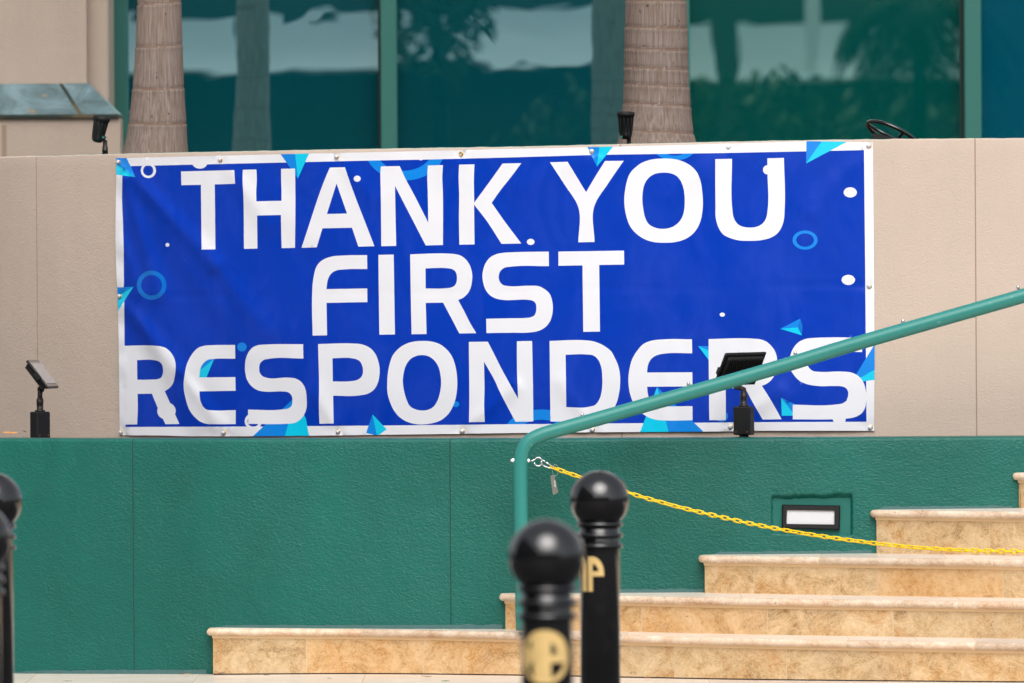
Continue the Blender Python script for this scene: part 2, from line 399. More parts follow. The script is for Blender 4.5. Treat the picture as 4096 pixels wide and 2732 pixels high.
gw = b.build('low_wall', org=(CG[0], CG[1] - RG, 0), label='low curved dark green stucco wall in front of the beige wall', category='wall')
# earth in the planters
def sector(C, R, a0, a1, yback, z, mat):
    b = MB(); n = 40; f_ = [V((C[0] + R * sin(a0 + (a1 - a0) * i / n), C[1] - R * cos(a0 + (a1 - a0) * i / n), z)) for i in range(n + 1)]
    b.grid([f_, [V((p.x, yback, z)) for p in f_]], mat, False)
    e = f_[-1]; b.add([V((e.x, e.y, z)), V((e.x, yback, z)), V((e.x, yback, -.1)), V((e.x, e.y, -.1))], [(0, 1, 2, 3)], mat); return b
sector(CG, RG - .1, -.52, .245, 29.0, .79, 'soil').build('planter_soil', kind='structure')
sector(CB, RB - .1, -1.15, .455, 32.45, 1.80, 'soil').build('soil_bed', kind='structure')

# ------------------------------------------------------------------ staircase
LV = [(.160, [(838, 2513.6), (1100, 2514.6), (1500, 2517.5), (2050, 2528), (2500, 2540), (3000, 2553), (3600, 2564.5), (4096, 2573)], [1222, 1687, 2230, 2690, 3140, 3647], [1450, 1980, 2500, 3390, 3662, 3902]),
      (.291, [(2008, 2374.2), (2500, 2383), (3000, 2392.7), (3600, 2401), (4096, 2408)], [2560, 3064, 3568, 4078], [2440, 2960, 3330, 3836]),
      (.429, [(2806, 2221.6), (3000, 2224), (3500, 2231), (4096, 2238)], [3009, 3504, 4008], [2838, 3280, 3780]),
      (.5885, [(3493, 2040), (3700, 2042), (4096, 2047)], [3952], [3684, 4010]),
      (.719, [(4062, 1890.5), (4200, 1892.5)], [4075], [])]
st = thing('staircase', (1.4, 24.9, 0), 'pale travertine stairs with rounded nosings rising against the green wall', 'stairs')
curves = []
for z, pts, _, _ in LV:
    w = [onZ(x, y, z) for x, y in pts]
    d0 = (w[0] - w[1]).normalized(); d1 = (w[-1] - w[-2]).normalized()
    w = w + [w[-1] + d1 * .8, w[-1] + d1 * 1.6]
    cv = []
    for i in range(len(w) - 1):      # smooth interpolation
        p0, p1, p2, p3 = w[max(i - 1, 0)], w[i], w[i + 1], w[min(i + 2, len(w) - 1)]
        for q in range(6):
            t = q / 6; cv.append(.5 * ((2 * p1) + (p2 - p0) * t + (2 * p0 - 5 * p1 + 4 * p2 - p3) * t * t + (3 * p1 - p0 - 3 * p2 + p3) * t**3))
    cv.append(w[-1]); a_ = cv[0]; cv = [a_ + V((0, .30, 0))] + cv; curves.append(cv)
def cpx(cv, x):
    for i in range(len(cv) - 1):
        a, b_ = proj(cv[i])[0], proj(cv[i + 1])[0]
        if a <= x <= b_: return i + (x - a) / (b_ - a)
    return -1
def at(cv, t):
    i = min(int(t), len(cv) - 2); return cv[i].lerp(cv[i + 1], t - i)
def nrm(cv, t):
    i = min(max(int(t), 0), len(cv) - 2); d = (cv[i + 1] - cv[i]); n_ = V((d.y, -d.x, 0)).normalized()
    if i > 0 and t - i < 1e-6:
        d = cv[i] - cv[i - 1]; m_ = V((d.y, -d.x, 0)).normalized(); s_ = (n_ + m_).normalized(); return s_ / max(.5, s_.dot(n_))
    return n_
for kk, ((z, pts, jr, jn), cv) in enumerate(zip(LV, curves)):
    zb = (LV[kk - 1][0] if kk else -.06)
    rg = random.Random(kk * 5 + 1)
    def cols(joints, w):
        ts = [(i, 0) for i in range(len(cv))]; js = [cpx(cv, p) for p in joints]; js = [j for j in js if j > 0]
        out = [t for t in ts if all(abs(t[0] - j) > .08 for j in js)]
        L = (cv[-1] - cv[0]).length / (len(cv) - 1)
        for j in js:
            h = w / 2 / (at(cv, min(j + .5, len(cv) - 1)) - at(cv, max(j - .5, 0))).length
            out += [(j - h, 1), (j + h, 2)]
        out.sort(); tile = []; c = rg.random()
        for i, (t, f_) in enumerate(out):
            if f_ == 2: c = rg.random()
            tile.append(c)
        return out, tile
    cs, tile = cols(jr, .0035); N = [nrm(cv, t) for t, _ in cs]; A = [at(cv, t) for t, _ in cs]
    b = MB()
    prof = [(-.020, -.036), (-.020, zb - z + .0)]
    rows = [[V((a.x + n.x * d, a.y + n.y * d, z + h)) for a, n in zip(A, N)] for d, h in ((-.008, -.0275), (-.0095, -.036), (-.012, -.037), (-.012, zb - z + (.004 if kk == 0 else .001)), (-.02, zb - z - .02))]
    if kk == 0: rows[3] = [V((p.x, p.y, slope(p.x) + .0045)) for p in rows[3]]; rows[4] = [V((p.x + n.x * -.008, p.y + n.y * -.008, slope(p.x) - .01)) for p, n in zip(rows[3], N)]
    def mf(i, j):
        if i < 2: return 'grout'
        if i == 3: return 'gap_dark'
        return 'joint_pale' if (cs[j][1] == 1 and cs[j + 1][1] == 2) else 'travertine_riser'
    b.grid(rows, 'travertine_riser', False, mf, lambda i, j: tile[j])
    # tread, a hair of fall towards the nose
    cs2, tile2 = cols(jn, .0025); N2 = [nrm(cv, t) for t, _ in cs2]; A2 = [at(cv, t) for t, _ in cs2]
    wdt = .62
    rows = [[V((a.x + n.x * d, a.y + n.y * d, z + h)) for a, n in zip(A2, N2)] for d, h in ((-.004, 0), (-.02, .0003))]
    bk = [[V((max(p.x, A2[1].x + .02), p.y + dy, z + h)) for p in rows[1]] for dy, h in ((.3, .003), (.62, .005))]; rows += bk
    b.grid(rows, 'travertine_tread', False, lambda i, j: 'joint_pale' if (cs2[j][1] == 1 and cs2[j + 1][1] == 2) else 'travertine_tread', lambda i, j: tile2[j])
    so_ = b.build('step', st)
    b = MB(); rows = []
    for q in range(9):
        th = pi / 2 - pi * q / 8
        rows.append([V((a.x + n.x * (-.004 + .0135 * cos(th)), a.y + n.y * (-.004 + .0135 * cos(th)), z - .0135 + .0135 * sin(th))) for a, n in zip(A2, N2)])
    rows.append([V((a.x - n.x * .008, a.y - n.y * .008, z - .0275)) for a, n in zip(A2, N2)])
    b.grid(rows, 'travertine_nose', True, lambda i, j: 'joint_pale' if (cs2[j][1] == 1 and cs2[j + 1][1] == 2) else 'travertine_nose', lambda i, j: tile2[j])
    b.build('nosing', so_)
# smear of mortar and paint along the wall foot above each tread
def smear(pts, name='mortar_smear'):
    b = MB(); lo = []; hi = []
    n = 60
    for i in range(n + 1):
        x = pts[0][0] + (pts[-1][0] - pts[0][0]) * i / n; y = lerp_list(pts, x)
        hgt = (13 + 5 * nz(x * .02, 3) + 3 * nz(x * .09)) * min(1, i / 4 + .2)
        p = oncyl(x, y + 6, CG, RG + .003); q = oncyl(x, y - hgt, CG, RG + .0012); r_ = oncyl(x, y - hgt - 1.5, CG, RG - .004)
        lo.append(p); hi.append(q)
    b.grid([lo, hi], 'smear', True); return b.build(name, gw)
smear([(850, 2513.5), (1500, 2513), (2010, 2511)]); smear([(2120, 2372), (2500, 2370), (2815, 2368)]); smear([(2850, 2221), (3485, 2214)]); smear([(3510, 2039), (4050, 2035)])

smear([(10, 2701), (170, 2695), (500, 2692), (826, 2691.5)])
# ------------------------------------------------------------------ banner
K = 2.8507
ORI = dict(A=(400, 580), B=(1224, 580), C=(2048, 560), D=(2772, 540), E=(400, 1000), F=(1224, 1000), G=(2048, 1000), H=(2772, 1000), I=(400, 1300), J=(1224, 1300), K=(2048, 1300), L=(2772, 1300))
def T(c, pts): o = ORI[c]; return [(o[0] + x / K, o[1] + y / K) for x, y in pts]
def ell(c, x, y, rx, ry, n=36): return T(c, [(x + rx * cos(2 * pi * i / n), y + ry * sin(2 * pi * i / n)) for i in range(n)])
def smooth_poly(p):
    n = len(p); P = [np.array(q) for q in p]; tang = []
    for i in range(n):
        a = P[i] - P[i - 1]; b_ = P[(i + 1) % n] - P[i]; la, lb = np.linalg.norm(a), np.linalg.norm(b_)
        ang = abs((math.atan2(b_[1], b_[0]) - math.atan2(a[1], a[0]) + pi) % (2 * pi) - pi)
        tang.append((a / la * lb + b_ / lb * la) / np.linalg.norm(a / la * lb + b_ / lb * la) if ang < radians(40) else None)
    out = []
    for i in range(n):
        p0, p1 = P[i], P[(i + 1) % n]; d = p1 - p0; L = np.linalg.norm(d); u = d / L
        t0 = tang[i] if tang[i] is not None else u; t1 = tang[(i + 1) % n] if tang[(i + 1) % n] is not None else u
        m_ = max(1, int(math.ceil(L / 14)))
        curved = (tang[i] is not None) or (tang[(i + 1) % n] is not None)
        if curved: m_ = max(m_, 3)
        for q in range(m_):
            t = q / m_; h = (2 * t**3 - 3 * t**2 + 1) * p0 + (t**3 - 2 * t**2 + t) * L * t0 + (-2 * t**3 + 3 * t**2) * p1 + (t**3 - t**2) * L * t1
            out.append((float(h[0]), float(h[1])))
    return out
def dens(p, s=18):
    out = []
    for i in range(len(p)):
        a, b_ = p[i], p[(i + 1) % len(p)]; L = math.hypot(b_[0] - a[0], b_[1] - a[1]); m_ = max(1, int(L / s))
        for q in range(m_): out.append((a[0] + (b_[0] - a[0]) * q / m_, a[1] + (b_[1] - a[1]) * q / m_))
    return out
def inside(poly, X, Y):
    p = np.array(poly); r = np.zeros(X.shape, bool); j = len(p) - 1
    for i in range(len(p)):
        xi, yi, xj, yj = p[i][0], p[i][1], p[j][0], p[j][1]
        if yi != yj:
            c = ((yi > Y) != (yj > Y)) & (X < (xj - xi) * (Y - yi) / (yj - yi) + xi); r ^= c
        j = i
    return r
outline = dens([(464, 632), (505, 632), (821, 624), (1224, 614.5), (1610, 606), (2048, 595), (2451, 586.5), (2772, 578), (3123, 568), (3228, 564.6), (3492, 568.8),
    (3497, 1100), (3498.5, 1400), (3497, 1723), (3018, 1723), (2872, 1726), (2434, 1728.7), (2048, 1732), (1785, 1736), (1540, 1739), (1224, 1743), (1014, 1745), (760, 1745), (640, 1742), (479, 1741), (475, 1386), (472, 1245), (469, 1150), (466, 1110), (464, 1036), (461.7, 941), (463, 800), (465.6, 699)])
field = dens([(489, 664.5), (521, 664.5), (772, 658.5), (1140, 650), (1469.6, 642.5), (1711.6, 638), (2048, 629.5), (2363.7, 620), (2627, 616), (2872, 612.3), (3224.5, 605.4), (3456, 600.3),
    (3461, 1090), (3463, 1337), (3464, 1433), (3466, 1687), (3017.6, 1688.7), (2772, 1691), (2444, 1693.6), (2048, 1697), (1539.7, 1702), (1224, 1704.5), (1052.5, 1706), (502, 1708), (501, 1560), (498, 1383), (496.8, 1210), (494.7, 1147), (495.4, 1130), (494.7, 1001), (492, 896), (487.7, 790), (489.5, 701)])
Wt, Bl, Md, Cy, Dp = 'vinyl_white', 'vinyl_blue', 'vinyl_mid', 'vinyl_cyan', 'vinyl_deep'
lay = []   # (material, polygon, clip_to_field, holes)
def add(mat, poly, holes=(), clip=False, sm=True):
    lay.append((mat, smooth_poly(poly) if sm else dens(poly), [smooth_poly(h) for h in holes], clip))
# decorations
add(Md, T('A', [(175, 140), (298, 140), (350, 243), (403, 365), (180, 210)]), sm=False); add(Cy, T('A', [(170, 203), (403, 365), (170, 338)]), sm=False)
add(Wt, ell('A', 552, 290, 87, 87), [ell('A', 550, 290, 58, 60)], True, False)
add(Wt, ell('A', 1138, 205, 85, 65), (), True, False)
add(Md, T('A', [(2052, 95), (2224, 95), (2256, 383)]), sm=False); add(Cy, T('A', [(2224, 95), (2385, 95), (2256, 383)]), sm=False)
add(Md, ell('B', 1128, 20, 463, 384, 80), [ell('B', 1120, 20, 334, 273, 70)], True, False); add(Wt, ell('B', 1310, 163, 22, 12, 14), (), True, False)
add(Md, T('C', [(853, 70), (997, 70), (968, 302)]), sm=False); add(Cy, T('C', [(997, 70), (1158, 70), (968, 302)]), sm=False)
add(Md, ell('C', 1855, 80, 243, 152, 60), [ell('C', 1855, 80, 156, 98, 50)], True, False)
add(Md, T('D', [(1293, 60), (1475, 60), (1290, 324)]), sm=False); add(Cy, T('D', [(1475, 60), (1790, 60), (1290, 324)]), sm=False)
add(Wt, ell('D', 1793, 654, 75, 58), sm=False); add(Md, ell('D', 1278, 1198, 143, 109, 50), [ell('D', 1278, 1198, 101, 76)], sm=False)
add(Wt, ell('H', 1771, 341, 76, 58), sm=False); add(Wt, ell('H', 334, 737, 30, 24, 20), sm=False)
add(Cy, T('H', [(996, 898), (1195, 883), (1241, 973)]), sm=False); add(Md, T('H', [(996, 898), (1223, 783), (1195, 883)]), sm=False); add(Dp, T('H', [(1223, 783), (1250, 870), (1241, 973), (1195, 883)]), sm=False)
add(Md, T('H', [(58, 1094), (230, 1099), (230, 1166)]), sm=False); add(Cy, T('H', [(58, 1094), (230, 1166), (230, 1320)]), sm=False)
add(Md, T('L', [(2062, 235), (2085, 200), (2085, 502), (1900, 606), (1850, 580)]), sm=False); add(Cy, T('L', [(2085, 502), (2085, 625), (1953, 641), (1900, 641), (1900, 606)]), sm=False)
add(Wt, ell('A', 769, 1138, 22, 22, 20), sm=False); add(Dp, ell('E', 588, 401, 168, 166, 50), [ell('E', 588, 401, 119, 116)], sm=False)
add(Md, T('E', [(185, 427), (382, 419), (225, 512), (185, 530)]), sm=False); add(Cy, T('E', [(225, 512), (382, 419), (287, 565), (205, 700), (185, 730), (185, 530)]), sm=False)
add(Md, ell('I', 1618, 250, 54, 51), sm=False)
add(Md, T('I', [(1090, 560), (1300, 388), (1150, 370), (1080, 440)]), sm=False); add(Cy, T('I', [(1090, 560), (1300, 388), (1213, 600), (1090, 610)]), sm=False)
add(Md, T('I', [(1735, 1275), (2230, 818), (2106, 1275)]), sm=False); add(Cy, T('I', [(2106, 1275), (2230, 818), (2349, 1070), (2386, 1275)]), sm=False)
add(Wt, ell('I', 1748, 1098, 98, 92, 40), [ell('I', 1748, 1096, 66, 64)], True, False)
add(Md, T('J', [(758, 1018), (685, 1232), (770, 1252), (808, 1262)]), sm=False); add(Cy, T('J', [(758, 1018), (920, 1190), (833, 1252), (808, 1262)]), sm=False)
add(Md, ell('J', 1710, 903, 38, 33, 24), sm=False); add(Md, ell('K', 335, 1220, 415, 257, 80), [ell('K', 335, 1220, 248, 140, 60)], True, False)
add(Cy, T('K', [(1457, 1230), (1655, 707), (1788, 1230)]), sm=False); add(Md, T('K', [(1655, 707), (2197, 1230), (1788, 1230)]), sm=False)
add(Md, ell('L', 328, 1040, 72, 63, 30), sm=False)
add(Cy, T('L', [(1005, 829), (1160, 1030), (1160, 1034), (1012, 1034)]), sm=False); add(Md, T('L', [(1005, 829), (1175, 909), (1160, 1030)]), sm=False)
# lettering
add(Wt, T('A', [(924, 302), (1531, 286), (1540, 442), (1308, 449), (1316, 1189), (1159, 1192), (1151, 454), (928, 458)]))
add(Wt, T('A', [(1629, 283), (1784, 279), (1788, 400), (1781, 530), (1783, 642), (2069, 636), (2070, 530), (2066, 400), (2065, 271), (2224, 268), (2226, 400), (2228, 560), (2223, 1172), (2071, 1176), (2063, 798), (1791, 804), (1795, 1181), (1642, 1184), (1634, 560), (1626, 400)]))
add(Wt, T('B', [(272, 257), (443, 253), (462, 310), (780, 1154), (597, 1159), (525, 943), (187, 950), (122, 1167), (-51, 1172), (0, 1018), (243, 323)]), [T('B', [(348, 438), (468, 781), (238, 787)])])
add(Wt, T('B', [(854, 244), (1068, 240), (1145, 405), (1205, 515), (1394, 885), (1387, 490), (1383, 370), (1389, 234), (1561, 229), (1554, 370), (1559, 500), (1562, 1140), (1365, 1145), (1014, 465), (1028, 1150), (859, 1154), (852, 500), (849, 310)]))
add(Wt, T('B', [(1745, 224), (1921, 220), (1915, 340), (1918, 657), (2125, 375), (2241, 211), (2455, 207), (2349, 350), (2200, 540), (2117, 660), (2250, 850), (2455, 1123), (2229, 1127), (2060, 865), (1916, 680), (1922, 1133), (1749, 1137), (1744, 790), (1747, 600), (1741, 340)]))
add(Wt, ell('C', 213, 1162, 44, 35), sm=False); add(Wt, ell('B', 583, 384, 40, 35), sm=False)
add(Wt, T('C', [(433, 254), (634, 248), (844, 595), (975, 375), (1061, 239), (1274, 237), (1100, 490), (938, 757), (941, 1163), (757, 1166), (755, 762), (600, 510)]))
add(Wt, T('C', [(1730, 211), (1850, 217), (1950, 245), (2040, 295), (2110, 370), (2150, 470), (2170, 600), (2177, 700), (2170, 820), (2150, 920), (2110, 1010), (2040, 1090), (1950, 1140), (1850, 1165), (1730, 1172), (1610, 1162), (1510, 1130), (1420, 1070), (1350, 990), (1310, 890), (1288, 790), (1280, 680), (1290, 570), (1310, 470), (1345, 380), (1410, 310), (1480, 260), (1590, 223)]),
    [T('C', [(1728, 372), (1800, 378), (1870, 405), (1920, 460), (1950, 530), (1965, 610), (1970, 700), (1965, 790), (1945, 870), (1900, 940), (1830, 990), (1728, 1013), (1620, 995), (1560, 960), (1520, 890), (1497, 790), (1486, 680), (1490, 600), (1505, 520), (1550, 440), (1620, 390)])])
add(Wt, T('D', [(254, 275), (445, 271), (449, 850), (460, 930), (485, 985), (530, 1030), (590, 1050), (650, 1056), (720, 1048), (780, 1020), (820, 975), (842, 920), (853, 840), (850, 450), (848, 266), (1037, 261), (1045, 840), (1035, 970), (1010, 1050), (960, 1125), (900, 1165), (800, 1195), (650, 1207), (500, 1197), (400, 1165), (345, 1135), (285, 1040), (262, 960), (257, 800)]))
add(Wt, ell('D', 850, 397, 52, 53), sm=False)
add(Wt, T('F', [(696, 58), (698, 216), (430, 222), (350, 232), (295, 262), (260, 310), (240, 380), (233, 446), (698, 438), (700, 594), (234, 603), (240, 973), (76, 976), (69, 560), (75, 400), (90, 290), (112, 205), (150, 145), (210, 103), (290, 75), (420, 63)]))
add(Wt, T('F', [(826, 55), (999, 52), (1005, 400), (1014, 963), (837, 966), (829, 400)]))
add(Wt, T('F', [(1188, 49), (1620, 41), (1700, 47), (1760, 62), (1815, 100), (1855, 150), (1883, 215), (1896, 300), (1890, 370), (1875, 440), (1840, 500), (1790, 545), (1735, 570), (1810, 710), (1870, 830), (1942, 948), (1748, 952), (1680, 820), (1563, 600), (1365, 603), (1375, 958), (1204, 961), (1193, 400)]),
    [T('F', [(1362, 210), (1590, 206), (1650, 213), (1695, 235), (1715, 270), (1722, 325), (1715, 370), (1695, 405), (1655, 427), (1590, 436), (1364, 439)])])
add(Wt, T('G', [(419, 18), (421, 183), (-29, 192), (-79, 200), (-129, 235), (-152, 312), (-134, 370), (-99, 400), (-39, 411), (200, 407), (310, 414), (370, 445), (430, 500), (455, 570), (466, 670), (455, 750), (430, 820), (380, 880), (310, 920), (200, 940), (0, 943), (-291, 947), (-294, 784), (0, 778), (150, 775), (210, 768), (255, 745), (275, 700), (277, 650), (270, 610), (240, 580), (180, 568), (0, 571), (-79, 571), (-159, 560), (-239, 525), (-294, 465), (-324, 390), (-337, 310), (-329, 230), (-299, 145), (-249, 85), (-179, 48), (-89, 31), (0, 26)]))
add(Wt, T('G', [(529, 18), (1277, 7), (1279, 166), (994, 171), (1003, 930), (813, 933), (804, 175), (530, 180)]))
add(Wt, T('I', [(255, 238), (620, 236), (690, 243), (750, 262), (800, 305), (840, 365), (860, 430), (862, 500), (852, 590), (830, 670), (790, 720), (738, 755), (797, 884), (905, 1129), (745, 1131), (657, 942), (592, 783), (428, 785), (431, 930), (424, 1133), (250, 1137)]),
    [T('I', [(422, 400), (600, 398), (660, 410), (700, 440), (718, 500), (715, 560), (695, 600), (655, 618), (600, 622), (425, 625)])])
add(Wt, ell('I', 758, 980, 105, 98), sm=False)
add(Wt, T('I', [(1540, 227), (1542, 384), (1290, 388), (1230, 397), (1180, 435), (1148, 490), (1135, 560), (1132, 598), (1544, 594), (1546, 750), (1134, 757), (1137, 820), (1150, 880), (1175, 930), (1215, 965), (1260, 971), (1547, 971), (1547, 1130), (1300, 1131), (1220, 1128), (1150, 1105), (1080, 1050), (1020, 970), (985, 870), (960, 760), (953, 680), (965, 570), (990, 450), (1020, 380), (1070, 305), (1120, 260), (1200, 235), (1290, 230)]))
add(Wt, T('I', [(2316, 219), (2319, 382), (1920, 387), (1865, 400), (1825, 440), (1815, 500), (1825, 550), (1855, 585), (1900, 601), (2150, 600), (2230, 610), (2290, 645), (2330, 700), (2349, 760), (2357, 850), (2352, 960), (2310, 1050), (2260, 1095), (2200, 1120), (2120, 1126), (1690, 1128), (1688, 965), (2080, 962), (2150, 950), (2185, 920), (2194, 870), (2190, 820), (2170, 785), (2140, 765), (2090, 758), (1890, 760), (1800, 745), (1730, 700), (1680, 630), (1658, 550), (1653, 470), (1665, 380), (1700, 300), (1750, 250), (1810, 228), (1880, 223)]))
add(Wt, T('J', [(138, 217), (540, 211), (620, 217), (680, 235), (740, 270), (790, 330), (820, 400), (838, 480), (838, 560), (825, 640), (795, 710), (755, 755), (700, 785), (610, 803), (309, 806), (315, 1123), (154, 1126), (147, 960), (149, 700)]),
    [T('J', [(302, 380), (510, 377), (565, 387), (615, 415), (640, 460), (650, 520), (640, 575), (610, 612), (565, 633), (510, 641), (305, 644)])])
add(Wt, T('J', [(1325, 182), (1420, 187), (1515, 213), (1600, 275), (1665, 360), (1700, 455), (1720, 570), (1725, 660), (1718, 770), (1700, 860), (1665, 950), (1610, 1030), (1530, 1090), (1430, 1122), (1325, 1134), (1220, 1124), (1140, 1098), (1060, 1045), (1000, 970), (955, 870), (932, 790), (927, 650), (935, 540), (955, 440), (990, 345), (1060, 265), (1140, 215), (1230, 189)]),
    [T('J', [(1325, 343), (1400, 358), (1460, 400), (1510, 475), (1532, 560), (1541, 660), (1530, 760), (1500, 860), (1460, 925), (1405, 962), (1325, 975), (1250, 962), (1185, 925), (1150, 860), (1120, 760), (1104, 660), (1115, 540), (1140, 460), (1190, 390), (1250, 355)])])
add(Wt, T('J', [(1857, 193), (2073, 190), (2150, 340), (2230, 500), (2290, 610), (2419, 842), (2406, 500), (2405, 185), (2578, 182), (2587, 640), (2592, 1100), (2388, 1102), (2200, 740), (2150, 630), (2029, 418), (2035, 760), (2031, 890), (2038, 1105), (1859, 1108), (1862, 860)]))
add(Wt, T('K', [(428, 181), (840, 175), (910, 182), (990, 207), (1070, 250), (1130, 300), (1170, 370), (1210, 460), (1230, 560), (1233, 660), (1220, 780), (1195, 880), (1150, 970), (1090, 1040), (1000, 1085), (900, 1098), (439, 1100), (433, 600)]),
    [T('K', [(611, 339), (850, 336), (930, 348), (985, 400), (1015, 470), (1030, 600), (1025, 740), (1000, 840), (950, 910), (870, 934), (619, 937)])])
add(Wt, T('K', [(2052, 162), (2055, 322), (1740, 326), (1670, 338), (1600, 375), (1560, 430), (1543, 500), (1540, 542), (2056, 539), (2058, 700), (1541, 704), (1548, 780), (1570, 850), (1610, 900), (1680, 925), (1760, 927), (2058, 925), (2059, 1086), (1760, 1089), (1640, 1080), (1540, 1045), (1460, 985), (1390, 900), (1350, 800), (1328, 650), (1340, 500), (1370, 390), (1430, 290), (1500, 215), (1600, 177), (1720, 164)]))
add(Wt, T('L', [(178, 160), (680, 155), (760, 162), (830, 185), (890, 235), (940, 310), (960, 400), (960, 480), (935, 560), (890, 630), (840, 670), (785, 693), (890, 860), (1010, 1075), (795, 1078), (680, 880), (595, 720), (373, 722), (374, 1085), (186, 1085), (181, 600)]),
    [T('L', [(373, 325), (650, 318), (720, 335), (760, 400), (765, 480), (730, 540), (660, 560), (373, 562)])])
add(Wt, T('L', [(1928, 143), (1928, 308), (1420, 310), (1350, 325), (1310, 365), (1300, 420), (1310, 465), (1370, 525), (1430, 533), (1700, 531), (1800, 540), (1870, 570), (1930, 630), (1960, 700), (1975, 780), (1975, 870), (1960, 950), (1920, 1010), (1860, 1045), (1740, 1068), (1600, 1075), (1138, 1076), (1138, 909), (1620, 907), (1700, 895), (1750, 865), (1770, 800), (1768, 760), (1745, 720), (1700, 700), (1620, 696), (1420, 695), (1320, 680), (1220, 640), (1150, 570), (1110, 500), (1100, 420), (1115, 330), (1160, 240), (1220, 185), (1300, 155), (1400, 147)]))
add(Wt, ell('L', 1668, 1080, 73, 45), sm=False)
# one triangulated sheet in which every printed edge is a mesh edge
vin, ein = [], []
def loop(p):
    o = len(vin); vin.extend(V(q) for q in p); ein.extend((o + i, o + (i + 1) % len(p)) for i in range(len(p)))
loop(outline); loop(field)
for _, p, hs_, _ in lay:
    loop(p)
    for h in hs_: loop(h)
step = 15.0
for i in range(int(455 / step), int(3510 / step)):
    for j in range(int(555 / step), int(1760 / step)): vin.append(V((i * step + .3 * (j % 2) * step, j * step)))
vo, eo, fo, *_ = delaunay_2d_cdt(vin, ein, [], 0, 1e-3)
pts = np.array([(p.x, p.y) for p in vo]); tri = np.array([f_[:3] for f_ in fo]); ctr = pts[tri].mean(1)
X, Y = ctr[:, 0], ctr[:, 1]
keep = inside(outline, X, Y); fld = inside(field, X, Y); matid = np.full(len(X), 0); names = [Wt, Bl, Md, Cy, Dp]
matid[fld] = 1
for mname, p, hs_, clip in lay:
    ins = inside(p, X, Y)
    for h in hs_: ins &= ~inside(h, X, Y)
    if clip: ins &= fld
    matid[ins] = names.index(mname)
def seg_d(x, y, a, b_):
    dx, dy = b_[0] - a[0], b_[1] - a[1]; L2 = dx * dx + dy * dy
    t = ((x - a[0]) * dx + (y - a[1]) * dy) / L2; tt = min(1, max(0, t))
    s_ = ((x - a[0]) * dy - (y - a[1]) * dx) / sqrt(L2)
    e = max(0, -t, t - 1) * sqrt(L2)
    return s_, e, tt
FOLDS = [((488, 660), (860, 1060), 30, .011, .3), ((500, 720), (640, 1180), 26, .008, .4), ((860, 1060), (1060, 1330), 34, .006, .6), ((482, 1186), (715, 1480), 26, .009, .15), ((715, 1480), (893, 1722), 24, .008, .5), ((900, 650), (1080, 900), 34, .006, .5),
    ((560, 1300), (800, 1700), 30, .006, .5), ((1850, 1722), (2060, 1540), 24, .007, .1), ((2925, 1705), (3120, 1560), 26, .006, .2), ((1000, 660), (1240, 960), 40, .004, .5), ((2368, 610), (2080, 760), 40, .004, .1), ((2915, 595), (2700, 760), 34, .004, .2), ((3470, 590), (3250, 850), 36, .005, .1),
    ((2371, 1716), (2240, 1520), 24, .004, .2), ((1354, 1724), (1250, 1560), 24, .004, .1), ((640, 900), (1000, 1420), 44, .005, .5), ((1348, 630), (1500, 800), 28, .004, .1), ((478, 930), (560, 1180), 20, .005, .5)]
gp = [(476, 648.5), (883, 639), (1348, 627.5), (1845, 616), (2368, 606), (2915, 590.5), (3476, 584.5), (486, 1728), (896.6, 1729), (1353.5, 1725.5), (1850, 1723.7), (2371, 1717.5), (2923, 1707), (3482, 1709.6), (480.5, 1185.4), (3477.6, 1145.4)]
GP = gp
def disp(x, y):
    d = .010
    for a, b_, w, am, st_ in FOLDS:
        s_, e, t = seg_d(x, y, a, b_)
        if abs(s_) < 4 * w and e < 4 * w:
            fade = math.exp(-(e / w)**2) * (sstep(0, .35, t) * (1 - st_) + st_) * 1.0
            ww = w * (.7 + .8 * t); d += am * fade * math.exp(-(s_ / ww)**2) 
    lf = 1 - sstep(1000, 2400, x)
    d += (.0030 + .004 * lf) * noise.noise(V((x * .0045 - y * .0018, y * .0016, 3))) + .0012 * noise.noise(V((x * .013, y * .007, 8)))
    rt = sstep(2000, 2600, x)
    d += .0011 * rt * noise.noise(V((x * .022, y * .012, 1)))
    # fold creases where the banner was packed
    d -= .0016 * math.exp(-((y - (1172 - .017 * (x - 1500))) / 6)**2)
    # wave along the left hem and the loose top edge
    if x < 500: d += .006 * nz(y * .012, 7)
    for gx, gy in GP:
        q = (x - gx)**2 + (y - gy)**2
        if q < 8000: d -= .0055 * math.exp(-q / 420) + .0018 * math.exp(-q / 2600) * cos(5 * math.atan2(y - gy, x - gx) + gx)
    return max(d, .004)
bm_ = MB(); used = {}; 
idx = np.where(keep)[0]; b = MB(); 
for nme in names: b.mat(nme)
co = []
for fi in idx:
    t = tri[fi]; tt = []
    for q in t:
        if q not in used:
            used[q] = len(co); x, y = pts[q]; co.append(oncyl(x, y, CB, RB + disp(x, y)))
        tt.append(used[q])
    a_, b__, c_ = co[tt[0]], co[tt[1]], co[tt[2]]
    if (b__ - a_).cross(c_ - a_).dot(V((0, -1, 0))) < 0: tt = tt[::-1]
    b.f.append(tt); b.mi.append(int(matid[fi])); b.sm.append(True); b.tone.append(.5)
b.v = co
bn = thing('banner', oncyl(2000, 1720, CB, RB), 'wide blue vinyl banner reading THANK YOU FIRST RESPONDERS in white', 'banner')
b.build('banner_sheet', bn)
